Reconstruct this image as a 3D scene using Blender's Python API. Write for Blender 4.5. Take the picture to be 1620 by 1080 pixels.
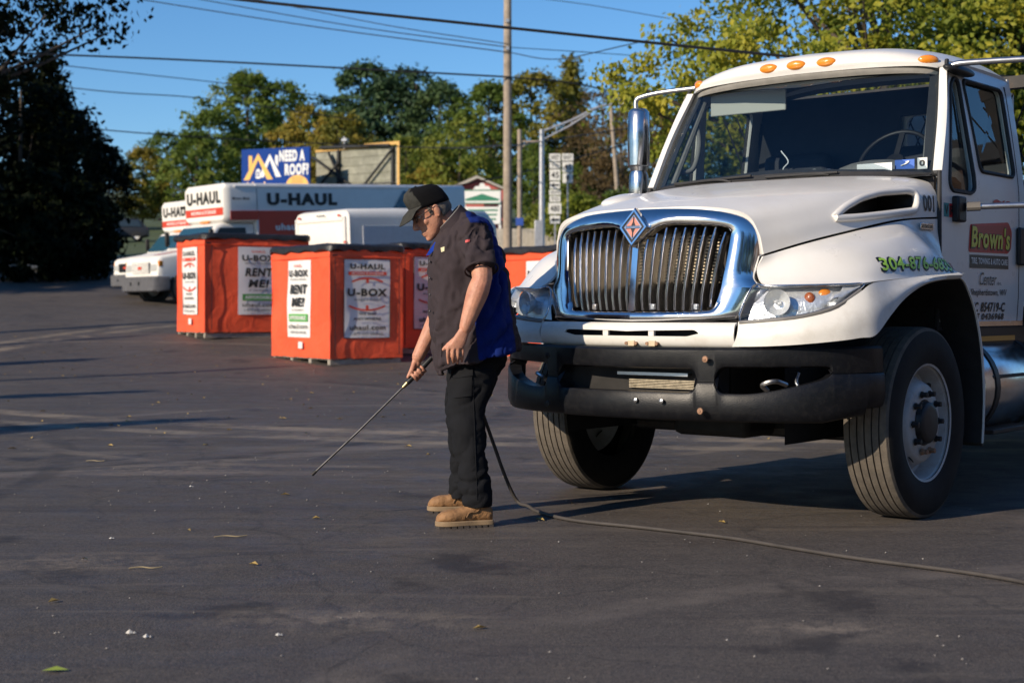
import bpy, bmesh, math, random
from mathutils import Vector, Matrix, noise
from mathutils.bvhtree import BVHTree
R = math.radians
for o in list(bpy.data.objects): bpy.data.objects.remove(o)
SC = bpy.context.scene
COL = SC.collection
# ---------------------------------------------------------------- camera, sky, sun, exposure
CAM_H = 1.127
F_PX = 2351.3; HOR = 487.84
cam = bpy.data.cameras.new('camera'); cam_o = bpy.data.objects.new('camera', cam); COL.objects.link(cam_o)
cam_o.location = (0, 0, CAM_H); cam_o.rotation_euler = (R(90), 0, 0)
cam.sensor_width = 36; cam.lens = F_PX/1620*36; cam.shift_y = (HOR-540)/1620
cam.clip_start = .1; cam.clip_end = 3000
cam.dof.use_dof = True; cam.dof.focus_distance = 8.0; cam.dof.aperture_fstop = 3.2
SC.camera = cam_o
SUN_AZ = Vector((-.765, -.644)).normalized(); SUN_EL = R(24)
W = bpy.data.worlds.new('World'); SC.world = W; W.use_nodes = True
nt = W.node_tree; bgn = nt.nodes['Background']
sky = nt.nodes.new('ShaderNodeTexSky'); sky.sky_type = 'NISHITA'; sky.sun_disc = False
sky.sun_elevation = SUN_EL; sky.sun_rotation = math.atan2(SUN_AZ.x, SUN_AZ.y)
sky.air_density = 1.0; sky.dust_density = 0.0; sky.ozone_density = 6.0; sky.altitude = 200
hs = nt.nodes.new('ShaderNodeHueSaturation'); hs.inputs['Saturation'].default_value = 1.10
nt.links.new(sky.outputs[0], hs.inputs['Color']); nt.links.new(hs.outputs[0], bgn.inputs[0]); bgn.inputs[1].default_value = .118
sun = bpy.data.lights.new('sun', 'SUN'); sun.energy = 5.0; sun.angle = R(.5); sun.color = (1, .85, .66)
sun_o = bpy.data.objects.new('sun', sun); COL.objects.link(sun_o)
sd = Vector((SUN_AZ.x*math.cos(SUN_EL), SUN_AZ.y*math.cos(SUN_EL), math.sin(SUN_EL)))
sun_o.rotation_euler = sd.to_track_quat('Z', 'Y').to_euler(); sun_o.location = (-20, -20, 30)
SC.view_settings.view_transform = 'Standard'; SC.view_settings.look = 'None'
SC.view_settings.gamma = 1; SC.view_settings.use_curve_mapping = False; SC.view_settings.exposure = 0.22
SC.render.engine = 'CYCLES'

# ---------------------------------------------------------------- helpers
def smooth01(t): t = max(0, min(1, t)); return t*t*(3-2*t)
def zg(Y):                                  # the lot is flat near the camera and climbs towards the road
    t = max(0, min(1, (Y-18)/16))
    return .08*16*(t**3 - t**4/2) + (.08*(Y-34) if Y > 34 else 0)
def px(x, y, Y): return Vector(((x-810)/F_PX*Y, Y, CAM_H-(y-HOR)/F_PX*Y))
def tag(o, label=None, cat=None, group=None, kind=None):
    if label: o['label'] = label
    if cat: o['category'] = cat
    if group: o['group'] = group
    if kind: o['kind'] = kind
    return o
def empty(name, loc=(0,0,0), rz=0, label=None, cat=None, group=None):
    o = bpy.data.objects.new(name, None); COL.objects.link(o); o.location = loc; o.rotation_euler = (0,0,rz)
    o.empty_display_size = .2
    return tag(o, label, cat, group)
def mesh_of(name, vf, mat=None, smooth=35):
    V, Fc = vf
    m = bpy.data.meshes.new(name); m.from_pydata([tuple(v) for v in V], [], Fc); m.update()
    if smooth:
        for p in m.polygons: p.use_smooth = True
        m.set_sharp_from_angle(angle=R(smooth))
    if mat: m.materials.append(mat)
    return m
def obj(name, vf, mat=None, parent=None, smooth=35, bevel=0, seg=2, recalc=True):
    m = vf if isinstance(vf, bpy.types.Mesh) else mesh_of(name, vf, mat, smooth)
    if recalc and not isinstance(vf, bpy.types.Mesh):
        bm = bmesh.new(); bm.from_mesh(m); bmesh.ops.recalc_face_normals(bm, faces=bm.faces); bm.to_mesh(m); bm.free()
    o = bpy.data.objects.new(name, m); COL.objects.link(o)
    if parent: o.parent = parent
    if bevel:
        b = o.modifiers.new('bevel', 'BEVEL'); b.width = bevel; b.segments = seg; b.limit_method = 'ANGLE'; b.angle_limit = R(40)
    return o
def copy_tree(o, parent=None):
    c = o.copy(); COL.objects.link(c)
    if parent: c.parent = parent
    for ch in list(o.children): copy_tree(ch, c)
    return c
def join(*vfs):
    V, Fc = [], []
    for v, f in vfs:
        n = len(V); V += [Vector(p) for p in v]; Fc += [tuple(i+n for i in q) for q in f]
    return V, Fc
def xf(vf, M): return [M @ Vector(v) for v in vf[0]], vf[1]
def mirx(vf): return [Vector((-v[0], v[1], v[2])) for v in vf[0]], [tuple(reversed(f)) for f in vf[1]]
def box(cx, cy, cz, sx, sy, sz, M=None):
    V = [Vector((cx+a*sx/2, cy+b*sy/2, cz+c*sz/2)) for a in (-1,1) for b in (-1,1) for c in (-1,1)]
    Fc = [(0,1,3,2),(4,6,7,5),(0,4,5,1),(2,3,7,6),(0,2,6,4),(1,5,7,3)]
    return xf((V, Fc), M) if M else (V, Fc)
def catmull(P, n, closed=False):
    P = [Vector(p) for p in P]; out = []; N = len(P)
    segs = N if closed else N-1
    for i in range(segs):
        if closed: p0, p1, p2, p3 = P[i-1], P[i], P[(i+1) % N], P[(i+2) % N]
        else:
            p1, p2 = P[i], P[i+1]; p0 = P[i-1] if i else p1*2-p2; p3 = P[i+2] if i+2 < N else p2*2-p1
        for k in range(n):
            t = k/n
            out.append(.5*((2*p1)+(p2-p0)*t+(2*p0-5*p1+4*p2-p3)*t*t+(3*p1-p0-3*p2+p3)*t**3))
    if not closed: out.append(P[-1].copy())
    return out
def grid(rows, cu=False, cv=False):
    nr, nc = len(rows), len(rows[0]); V = [Vector(p) for r in rows for p in r]; Fc = []
    for i in range(nr if cu else nr-1):
        for j in range(nc if cv else nc-1):
            a, b = i % nr, (i+1) % nr; c, d = j % nc, (j+1) % nc
            Fc.append((a*nc+c, a*nc+d, b*nc+d, b*nc+c))
    return V, Fc
def spline_grid(rows, nu, nv):
    a = [catmull(r, nv) for r in rows]
    cols = [catmull([a[i][j] for i in range(len(a))], nu) for j in range(len(a[0]))]
    return [[cols[j][i] for j in range(len(cols))] for i in range(len(cols[0]))]
def frames(P):
    T = []
    for i in range(len(P)):
        t = P[min(i+1, len(P)-1)]-P[max(i-1, 0)]; T.append(t.normalized() if t.length > 1e-9 else Vector((0,0,1)))
    up = Vector((0,0,1)) if abs(T[0].z) < .9 else Vector((1,0,0))
    n = (up - T[0]*up.dot(T[0])).normalized(); out = []
    for t in T:
        n = (n - t*n.dot(t)); n = n.normalized() if n.length > 1e-6 else t.orthogonal().normalized()
        out.append((t, n, t.cross(n)))
    return out
def tube(P, r, n=8, caps=True):
    P = [Vector(p) for p in P]; rs = r if isinstance(r, (list, tuple)) else [r]*len(P); V, Fc = [], []
    for (t, a, b), p, q in zip(frames(P), P, rs):
        for k in range(n):
            an = 2*math.pi*k/n; V.append(p+a*(math.cos(an)*q)+b*(math.sin(an)*q))
    for i in range(len(P)-1):
        for k in range(n): Fc.append((i*n+k, i*n+(k+1) % n, (i+1)*n+(k+1) % n, (i+1)*n+k))
    if caps: Fc.append(tuple(reversed(range(n)))); Fc.append(tuple(range((len(P)-1)*n, len(P)*n)))
    return V, Fc
def loft(secs, caps=True):                   # list of closed rings with equal counts
    V, Fc = grid(secs, cv=True); n = len(secs[0])
    if caps: Fc.append(tuple(reversed(range(n)))); Fc.append(tuple(range((len(secs)-1)*n, len(secs)*n)))
    return V, Fc
def ring(c, rx, ry, n=16, M=None, e=2.0):    # superellipse ring in xy at c
    out = []
    for k in range(n):
        a = 2*math.pi*k/n; ca, sa = math.cos(a), math.sin(a)
        v = Vector((math.copysign(abs(ca)**(2/e), ca)*rx, math.copysign(abs(sa)**(2/e), sa)*ry, 0))
        out.append(Vector(c)+(M @ v if M else v))
    return out
def revolve(prof, n=32, axis='x', closed=False):  # prof: (radius, offset along axis)
    rows = []
    for k in range(n):
        a = 2*math.pi*k/n; c, s = math.cos(a), math.sin(a)
        if axis == 'x': rows.append([Vector((o, r*c, r*s)) for r, o in prof])
        elif axis == 'y': rows.append([Vector((r*c, o, r*s)) for r, o in prof])
        else: rows.append([Vector((r*c, r*s, o)) for r, o in prof])
    return grid(rows, cu=True, cv=closed)
def prism(poly, a, b, axis):                 # 2-D outline extruded between a and b along an axis
    n = len(poly)
    def P(p, h):
        return Vector((h, p[0], p[1])) if axis == 'x' else Vector((p[0], h, p[1])) if axis == 'y' else Vector((p[0], p[1], h))
    V = [P(p, a) for p in poly]+[P(p, b) for p in poly]
    Fc = [tuple(reversed(range(n))), tuple(range(n, 2*n))]+[(i, (i+1) % n, n+(i+1) % n, n+i) for i in range(n)]
    return V, Fc
def ball(c, rx, ry, rz, n=14, m=9, M=None):
    rows = []
    for i in range(1, m):
        th = math.pi*i/m
        rows.append([Vector((rx*math.sin(th)*math.cos(2*math.pi*k/n), ry*math.sin(th)*math.sin(2*math.pi*k/n), rz*math.cos(th))) for k in range(n)])
    V, Fc = grid(rows, cv=True); t = len(V)
    V += [Vector((0,0,rz)), Vector((0,0,-rz))]
    Fc += [(t, (k+1) % n, k) for k in range(n)]; b = (m-2)*n
    Fc += [(t+1, b+k, b+(k+1) % n) for k in range(n)]
    return [Vector(c)+(M @ v if M else v) for v in V], Fc
def shell(vf, th):                           # gives a sheet thickness (towards -normal)
    m = mesh_of('tmp', vf, None, 0); bm = bmesh.new(); bm.from_mesh(m)
    bmesh.ops.solidify(bm, geom=bm.faces[:], thickness=th)
    V = [v.co.copy() for v in bm.verts]; bm.verts.index_update(); Fc = [tuple(v.index for v in f.verts) for f in bm.faces]
    bm.free(); bpy.data.meshes.remove(m); return V, Fc
def evaluated(o):
    dg = bpy.context.evaluated_depsgraph_get(); dg.update()
    return bpy.data.meshes.new_from_object(o.evaluated_get(dg))
def boolean(vf, cutters, mat=None, smooth=35):
    o = obj('tmp', vf); bm = bmesh.new(); bm.from_mesh(o.data); bmesh.ops.recalc_face_normals(bm, faces=bm.faces); bm.to_mesh(o.data); bm.free()
    cs = []
    for c in cutters:
        co = obj('tmpc', c); cs.append(co)
        md = o.modifiers.new('b', 'BOOLEAN'); md.operation = 'DIFFERENCE'; md.solver = 'EXACT'; md.object = co
    m = evaluated(o)
    for q in [o]+cs:
        d = q.data; bpy.data.objects.remove(q); bpy.data.meshes.remove(d)
    vf = ([v.co.copy() for v in m.vertices], [tuple(p.vertices) for p in m.polygons]); bpy.data.meshes.remove(m)
    return vf
def remesh(vf, voxel, it=6, fac=.5):
    o = obj('tmp', vf, recalc=False); md = o.modifiers.new('r', 'REMESH'); md.mode = 'VOXEL'; md.voxel_size = voxel
    s = o.modifiers.new('s', 'SMOOTH'); s.iterations = it; s.factor = fac
    m = evaluated(o); d = o.data; bpy.data.objects.remove(o); bpy.data.meshes.remove(d)
    vf = ([v.co.copy() for v in m.vertices], [tuple(p.vertices) for p in m.polygons]); bpy.data.meshes.remove(m)
    return vf
def rounded_rect(x0, x1, y0, y1, r, n=4):
    out = []
    for cx, cy, a0 in ((x1-r, y1-r, 0), (x0+r, y1-r, 90), (x0+r, y0+r, 180), (x1-r, y0+r, 270)):
        for k in range(n+1):
            a = R(a0+90*k/n); out.append((cx+r*math.cos(a), cy+r*math.sin(a)))
    return out
def fillet(poly, r, n=4):
    out = []; N = len(poly)
    for i in range(N):
        p0, p1, p2 = Vector(poly[i-1]), Vector(poly[i]), Vector(poly[(i+1) % N])
        a, b = (p0-p1), (p2-p1); d = min(r, a.length*.45, b.length*.45); a, b = p1+a.normalized()*d, p1+b.normalized()*d
        for k in range(n+1):
            t = k/n; out.append(tuple(a*(1-t)**2+p1*2*t*(1-t)+b*t*t))
    return out
_tc = {}
def text2d(s, bold=0.0, shear=0.0):          # flat lettering normalised to a unit box: ([(x,y)], faces)
    k = (s, bold, shear)
    if k in _tc: return _tc[k]
    c = bpy.data.curves.new('t', 'FONT'); c.body = s; c.offset = bold; c.shear = shear; c.resolution_u = 3; c.size = 1; c.fill_mode = 'FRONT'
    c.space_character = 1+bold*3
    o = bpy.data.objects.new('t', c); COL.objects.link(o); m = evaluated(o)
    V = [(v.co.x, v.co.y) for v in m.vertices]; Fc = [tuple(p.vertices) for p in m.polygons]
    bpy.data.objects.remove(o); bpy.data.curves.remove(c); bpy.data.meshes.remove(m)
    x0, x1 = min(v[0] for v in V), max(v[0] for v in V); y0, y1 = min(v[1] for v in V), max(v[1] for v in V)
    V = [((x-x0)/(x1-x0), (y-y0)/(y1-y0)) for x, y in V]
    _tc[k] = (V, Fc); return _tc[k]
def text_on(s, fn, x0, x1, y0, y1, bold=.02, shear=0.0):   # fn maps sheet coordinates to 3-D
    V, Fc = text2d(s, bold, shear)
    return [Vector(fn(x0+(x1-x0)*a, y0+(y1-y0)*b)) for a, b in V], Fc
def poly_on(poly, fn): return [Vector(fn(*p)) for p in poly], [tuple(range(len(poly)))]

# ---------------------------------------------------------------- materials
_M = {}
def mat(name, col=(.5,.5,.5), rough=.5, metal=0.0, spec=.5, var=0.0, vscale=8.0, bump=0.0, bscale=60.0, coat=0.0, dirt=None, dscale=3.0, damt=.5, coords='Object', trans=0.0, emit=None, rvar=0.0):
    if name in _M: return _M[name]
    m = bpy.data.materials.new(name); m.use_nodes = True; nt = m.node_tree; b = nt.nodes['Principled BSDF']
    b.inputs['Base Color'].default_value = (*col, 1); b.inputs['Roughness'].default_value = rough; b.inputs['Metallic'].default_value = metal
    b.inputs['Specular IOR Level'].default_value = spec; b.inputs['Coat Weight'].default_value = coat; b.inputs['Coat Roughness'].default_value = .05
    if trans: b.inputs['Transmission Weight'].default_value = trans
    if emit: b.inputs['Emission Color'].default_value = (*emit[0], 1); b.inputs['Emission Strength'].default_value = emit[1]
    tc = nt.nodes.new('ShaderNodeTexCoord'); out = None
    def nz(scale, detail=4, rough_=.6):
        n = nt.nodes.new('ShaderNodeTexNoise'); n.inputs['Scale'].default_value = scale; n.inputs['Detail'].default_value = detail
        n.inputs['Roughness'].default_value = rough_; nt.links.new(tc.outputs[coords], n.inputs['Vector']); return n
    if var:
        n = nz(vscale); r = nt.nodes.new('ShaderNodeValToRGB')
        r.color_ramp.elements[0].position = .3; r.color_ramp.elements[1].position = .7
        r.color_ramp.elements[0].color = (*[c*(1-var) for c in col], 1); r.color_ramp.elements[1].color = (*[min(1, c*(1+var)) for c in col], 1)
        nt.links.new(n.outputs['Fac'], r.inputs['Fac']); out = r.outputs['Color']
    if dirt:
        n = nz(dscale, 6, .7); r = nt.nodes.new('ShaderNodeValToRGB'); r.color_ramp.elements[0].position = .48; r.color_ramp.elements[1].position = .75
        r.color_ramp.elements[1].color = (damt, damt, damt, 1)
        mx = nt.nodes.new('ShaderNodeMixRGB'); nt.links.new(n.outputs['Fac'], r.inputs['Fac']); nt.links.new(r.outputs['Color'], mx.inputs['Fac'])
        mx.inputs['Color1'].default_value = (*col, 1)
        if out: nt.links.new(out, mx.inputs['Color1'])
        mx.inputs['Color2'].default_value = (*dirt, 1); out = mx.outputs['Color']
    if out: nt.links.new(out, b.inputs['Base Color'])
    if rvar:
        n = nz(vscale*2.3, 5); mr = nt.nodes.new('ShaderNodeMapRange'); mr.inputs['To Min'].default_value = max(0, rough-rvar); mr.inputs['To Max'].default_value = min(1, rough+rvar)
        nt.links.new(n.outputs['Fac'], mr.inputs['Value']); nt.links.new(mr.outputs['Result'], b.inputs['Roughness'])
    if bump:
        n = nz(bscale, 3); bp = nt.nodes.new('ShaderNodeBump'); bp.inputs['Strength'].default_value = bump; bp.inputs['Distance'].default_value = .01
        nt.links.new(n.outputs['Fac'], bp.inputs['Height']); nt.links.new(bp.outputs['Normal'], b.inputs['Normal'])
    _M[name] = m; return m
def glass(name, tint=(.8,.85,.85), f=1.45, rough=.0):
    if name in _M: return _M[name]
    m = bpy.data.materials.new(name); m.use_nodes = True; nt = m.node_tree; nt.nodes.clear()
    o = nt.nodes.new('ShaderNodeOutputMaterial'); mx = nt.nodes.new('ShaderNodeMixShader'); fr = nt.nodes.new('ShaderNodeFresnel'); fr.inputs[0].default_value = f
    gm = nt.nodes.new('ShaderNodeNewGeometry'); ma = nt.nodes.new('ShaderNodeMath'); ma.operation = 'MULTIPLY_ADD'; ma.inputs[1].default_value = 1/f-f; ma.inputs[2].default_value = f; nt.links.new(gm.outputs['Backfacing'], ma.inputs[0]); nt.links.new(ma.outputs[0], fr.inputs[0])
    t = nt.nodes.new('ShaderNodeBsdfTransparent'); t.inputs[0].default_value = (*tint, 1); g = nt.nodes.new('ShaderNodeBsdfGlossy'); g.inputs['Roughness'].default_value = rough
    nt.links.new(fr.outputs[0], mx.inputs[0]); nt.links.new(t.outputs[0], mx.inputs[1]); nt.links.new(g.outputs[0], mx.inputs[2]); nt.links.new(mx.outputs[0], o.inputs[0])
    _M[name] = m; return m
# ================================================================ the setting: lot, road, verge
def node(nt, t, **kw):
    n = nt.nodes.new(t)
    for k, v in kw.items(): setattr(n, k, v)
    return n
def asphalt():
    m = bpy.data.materials.new('asphalt'); m.use_nodes = True; nt = m.node_tree; b = nt.nodes['Principled BSDF']; L = nt.links.new
    g = node(nt, 'ShaderNodeNewGeometry')
    def noise_(scale, detail=4, rough=.6, vec=None, dist=0):
        n = node(nt, 'ShaderNodeTexNoise'); n.inputs['Scale'].default_value = scale; n.inputs['Detail'].default_value = detail
        n.inputs['Roughness'].default_value = rough; n.inputs['Distortion'].default_value = dist; L(vec or g.outputs['Position'], n.inputs['Vector']); return n.outputs['Fac']
    def ramp(f, p0, p1, c0=0, c1=1):
        r = node(nt, 'ShaderNodeValToRGB'); e = r.color_ramp.elements; e[0].position = p0; e[1].position = p1
        e[0].color = (c0, c0, c0, 1) if not isinstance(c0, tuple) else (*c0, 1); e[1].color = (c1, c1, c1, 1) if not isinstance(c1, tuple) else (*c1, 1)
        L(f, r.inputs['Fac']); return r.outputs['Color']
    def mix(f, a, bb, t='MIX'):
        n = node(nt, 'ShaderNodeMixRGB', blend_type=t)
        for s, v in ((0, f), (1, a), (2, bb)):
            if isinstance(v, (int, float)): n.inputs[s].default_value = v if s == 0 else (v, v, v, 1)
            elif isinstance(v, tuple): n.inputs[s].default_value = (*v, 1)
            else: L(v, n.inputs[s])
        return n.outputs[0]
    base = ramp(noise_(.35, 5), .35, .65, (.033, .030, .028), (.070, .060, .053)); base = mix(ramp(noise_(11, 5, .75), .44, .62, 0, .6), base, (.090, .077, .066)); base = mix(ramp(noise_(4, 6, .75), .38, .5, .6, 0), base, (.034, .027, .026))
    # grains of aggregate
    grain = noise_(140, 2, .5); base = mix(ramp(grain, .44, .60, 0, .55), base, (.115, .100, .088))
    base = mix(ramp(noise_(210, 1, .5), .62, .70, 0, .8), base, (.24, .205, .18))
    base = mix(ramp(noise_(150, 1, .5), .32, .42, .75, 0), base, (.016, .015, .016))
    base = mix(ramp(noise_(55, 3, .7), .50, .62, 0, .5), base, (.155, .125, .105)); base = mix(ramp(noise_(70, 2, .6), .33, .45, .6, 0), base, (.022, .018, .018))
    # dusty drag streaks and worn lanes that run across the lot
    mp = node(nt, 'ShaderNodeMapping'); mp.inputs['Rotation'].default_value = (0, 0, R(-24)); mp.inputs['Scale'].default_value = (.16, 1.3, 1); L(g.outputs['Position'], mp.inputs['Vector'])
    st = noise_(1.9, 6, .72, mp.outputs[0], 1.2); base = mix(ramp(st, .54, .70, 0, .7), base, (.15, .125, .10))
    mp2 = node(nt, 'ShaderNodeMapping'); mp2.inputs['Rotation'].default_value = (0, 0, R(18)); mp2.inputs['Scale'].default_value = (.13, 1.6, 1); L(g.outputs['Position'], mp2.inputs['Vector'])
    st2 = noise_(2.3, 6, .7, mp2.outputs[0], .8); base = mix(ramp(st2, .54, .66, 0, .45), base, (.034, .029, .030))
    # tyre arcs: rings about a few turning centres
    for cx, cy, r, wd, colr, amt in ((-7.5, 16.5, 7.1, .13, (.14, .12, .10), .5), (-7.5, 16.5, 7.45, .12, (.02, .019, .02), .7), (-9, 20, 11.3, .16, (.19, .16, .13), .55), (-2, 4.2, 6.0, .16, (.17, .14, .12), .5), (-2, 4.2, 6.35, .14, (.022, .021, .022), .5), (3, 2.4, 4.1, .13, (.16, .135, .115), .5), (-6, 30, 17.2, .2, (.17, .14, .11), .5), (-6, 30, 18.6, .2, (.16, .135, .11), .5), (4, 27, 14.4, .25, (.30, .24, .17), .65), (4, 27, 15.2, .22, (.28, .23, .165), .6), (-12, 9, 8.2, .13, (.17, .145, .12), .5), (-12, 9, 8.9, .12, (.02, .018, .018), .6), (-1, 14, 3.4, .12, (.2, .165, .13), .5)):
        v = node(nt, 'ShaderNodeVectorMath', operation='SUBTRACT'); L(g.outputs['Position'], v.inputs[0]); v.inputs[1].default_value = (cx, cy, 0)
        s = node(nt, 'ShaderNodeSeparateXYZ'); L(v.outputs[0], s.inputs[0]); c2 = node(nt, 'ShaderNodeCombineXYZ'); L(s.outputs[0], c2.inputs[0]); L(s.outputs[1], c2.inputs[1])
        l = node(nt, 'ShaderNodeVectorMath', operation='LENGTH'); L(c2.outputs[0], l.inputs[0])
        d = node(nt, 'ShaderNodeMath', operation='SUBTRACT'); L(l.outputs['Value'], d.inputs[0]); d.inputs[1].default_value = r
        a = node(nt, 'ShaderNodeMath', operation='ABSOLUTE'); L(d.outputs[0], a.inputs[0])
        mr = node(nt, 'ShaderNodeMapRange'); mr.inputs['From Min'].default_value = wd*.5; mr.inputs['From Max'].default_value = wd; mr.inputs['To Min'].default_value = amt; mr.inputs['To Max'].default_value = 0; L(a.outputs[0], mr.inputs['Value'])
        k = node(nt, 'ShaderNodeMath', operation='MULTIPLY'); L(mr.outputs[0], k.inputs[0]); L(ramp(noise_(1.1, 6, .75), .40, .56), k.inputs[1])
        base = mix(k.outputs[0], base, colr)
    # pale spill spots and oil
    base = mix(ramp(noise_(.9, 7, .75), .61, .72, 0, .5), base, (.17, .142, .118))
    base = mix(ramp(noise_(1.3, 6, .65), .34, .42, .7, 0), base, (.024, .020, .020))
    # spilt dust patches lying here and there
    for cx, cy, r_ in ((1.1, 5.25, .22), (-.62, 5.4, .30), (2.2, 14.5, 1.1), (-.8, 13.6, 1.0), (.9, 17.5, 1.3), (-2.4, 10.4, .5), (3.4, 6.2, .3), (-1.9, 6.6, .35)):
        v = node(nt, 'ShaderNodeVectorMath', operation='SUBTRACT'); L(g.outputs['Position'], v.inputs[0]); v.inputs[1].default_value = (cx, cy, 0)
        mv = node(nt, 'ShaderNodeVectorMath', operation='MULTIPLY'); L(v.outputs[0], mv.inputs[0]); mv.inputs[1].default_value = (.45, 1, 0)
        l = node(nt, 'ShaderNodeVectorMath', operation='LENGTH'); L(mv.outputs[0], l.inputs[0])
        mr = node(nt, 'ShaderNodeMapRange'); mr.inputs['From Min'].default_value = 0; mr.inputs['From Max'].default_value = r_; mr.inputs['To Min'].default_value = .65; mr.inputs['To Max'].default_value = 0; L(l.outputs['Value'], mr.inputs['Value'])
        k = node(nt, 'ShaderNodeMath', operation='MULTIPLY'); L(mr.outputs[0], k.inputs[0]); L(ramp(noise_(6, 7, .8), .45, .62), k.inputs[1]); base = mix(k.outputs[0], base, (.30, .245, .19))
    # hairline cracks
    vo = node(nt, 'ShaderNodeTexVoronoi', feature='DISTANCE_TO_EDGE'); vo.inputs['Scale'].default_value = .55
    nv = node(nt, 'ShaderNodeTexNoise'); nv.inputs['Scale'].default_value = 1.5; nv.inputs['Detail'].default_value = 6; L(g.outputs['Position'], nv.inputs['Vector'])
    va = node(nt, 'ShaderNodeVectorMath', operation='MULTIPLY_ADD'); L(nv.outputs['Color'], va.inputs[0]); va.inputs[1].default_value = (.8, .8, 0); L(g.outputs['Position'], va.inputs[2]); L(va.outputs[0], vo.inputs['Vector'])
    base = mix(ramp(vo.outputs['Distance'], .002, .006, .35, 0), base, (.012, .012, .012))
    L(base, b.inputs['Base Color'])
    L(ramp(noise_(3, 4), .3, .7, .55, .85), b.inputs['Roughness']); b.inputs['Specular IOR Level'].default_value = .35
    bp = node(nt, 'ShaderNodeBump'); bp.inputs['Strength'].default_value = .55; bp.inputs['Distance'].default_value = .010; L(mix(.5, grain, noise_(38, 4, .7)), bp.inputs['Height']); L(bp.outputs[0], b.inputs['Normal'])
    return m
def sheet(name, x0, x1, ys, dz, m, nx=24, kind='structure'):
    rows = [[Vector((x0+(x1-x0)*i/nx, y, zg(y)+dz)) for i in range(nx+1)] for y in ys]
    return tag(obj(name, grid(rows), m, None, 60, recalc=False), kind=kind)
def frange(a, b, s):
    o = []; v = a
    while v < b-1e-6: o.append(v); v += s
    return o+[b]
M_asph = asphalt()
M_grass = mat('grass', (.06, .085, .025), .9, var=.45, vscale=2.0, bump=1, bscale=30, dirt=(.12, .1, .04), dscale=.6)
M_conc = mat('concrete', (.36, .34, .30), .85, var=.2, vscale=5, bump=.3, bscale=50, dirt=(.12, .11, .1))
tag(sheet('ground', -700, 700, [-60, 0, 18]+frange(20, 34, 2)+[60, 120, 200, 420, 1400], -.03, M_grass, 30), kind='structure')
tag(sheet('parking_lot', -45, 45, [-30, 0, 10, 18]+frange(18.5, 36, .5)+frange(38, 58, 2), 0, M_asph, 30))
M_road = mat('road_asphalt', (.075, .073, .075), .8, var=.25, vscale=3, bump=.3, bscale=90, coords='Object')
tag(sheet('road', -220, 220, frange(62, 71, 1.5), -.01, M_road, 30))
M_line = mat('road_paint', (.75, .62, .12), .7, var=.15, vscale=9)
tag(sheet('centre_line_marking', -120, 120, [66.4, 66.52], -.004, M_line, 8))
rows = []
for i in range(61):
    x = -90+3*i; z = zg(60); rows.append([Vector((x, 58, z-.16)), Vector((x, 58, z+.0)), Vector((x, 58.25, z+.02)), Vector((x, 61.6, zg(61.6)+.12)), Vector((x, 61.95, zg(61.95)+.1)), Vector((x, 62, zg(62)-.1))])
tag(obj('pavement', grid(rows), M_conc, None, 30), kind='structure')
# ================================================================ the white tow truck (x = driver's side, y = rearwards, z = up; origin under the front axle)
TA = .681171
truck = empty('tow_truck', (1.34037, 8.72043, 0), -TA, 'large white tow truck with chrome grille and black bumper, facing the man', 'truck')
M_white = mat('truck_white_paint', (.70, .685, .655), .30, spec=.5, coat=.25, var=.025, vscale=3, dirt=(.55, .50, .43), dscale=4, damt=.22, rvar=.08)
M_whitelow = mat('truck_white_plastic', (.68, .665, .63), .42, var=.03, vscale=5, dirt=(.42, .37, .30), dscale=9, damt=.4)
def scratched_chrome():
    m = mat('chrome', (.74, .74, .75), .13, 1.0, rvar=.08, vscale=5)
    return m
M_chrome = scratched_chrome()
M_chromed = mat('dull_chrome', (.62, .62, .63), .22, 1.0, rvar=.1, vscale=9, dirt=(.3, .27, .24), dscale=5, damt=.4)
M_alu = mat('satin_metal', (.55, .55, .56), .35, 1.0, rvar=.1, vscale=12)
M_blackp = mat('bumper_black_plastic', (.005, .0055, .0075), .38, spec=.30, var=.3, vscale=5, dirt=(.06, .056, .052), dscale=34, damt=.16, bump=.12, bscale=160, rvar=.1)
M_black = mat('black_trim', (.012, .012, .013), .5, var=.3, vscale=8)
M_rub = mat('black_rubber', (.02, .02, .021), .65, var=.2, vscale=20)
M_cav = mat('engine_bay_black', (.012, .011, .011), .8, var=.4, vscale=12)
M_steel = mat('chassis_steel', (.025, .024, .024), .6, .3, var=.4, vscale=7, dirt=(.09, .06, .04), dscale=8)
M_tan = mat('condenser_fins', (.52, .44, .32), .45, .6, var=.35, vscale=40)
M_tread = mat('tyre_tread', (.105, .088, .07), .85, var=.25, vscale=18, bump=.4, bscale=120, dirt=(.05, .045, .04), dscale=14)
M_side = mat('tyre_sidewall', (.009, .009, .009), .75, spec=.3, var=.3, vscale=12, dirt=(.03, .026, .022), dscale=8, damt=.3)
M_rim = mat('wheel_white_paint', (.44, .43, .42), .45, var=.08, vscale=6, dirt=(.22, .14, .09), dscale=7, damt=.6)
M_rust = mat('rusty_bolt', (.28, .16, .10), .7, .3, var=.4, vscale=60)
M_amb = mat('amber_lens', (.85, .27, .02), .18, coat=.8, bump=.25, bscale=90)
M_ws = glass('windshield_glass', (.68, .75, .79), 1.6)
M_sg = glass('side_glass', (.60, .66, .66), 1.55)
M_lens = glass('headlight_lens', (.86, .88, .90), 1.42, .03)
M_refl = mat('reflector', (.80, .81, .82), .28, .55, bump=.6, bscale=38)
M_intd = mat('dark_interior', (.022, .025, .034), .7, var=.3, vscale=6)
M_intg = mat('grey_interior', (.20, .19, .17), .75, var=.15, vscale=12, bump=.2, bscale=150)
M_decb = mat('decal_black', (.012, .012, .013), .4)
M_decr = mat('decal_red', (.50, .02, .025), .4)
M_decg = mat('decal_lime', (.33, .60, .05), .4)
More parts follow.
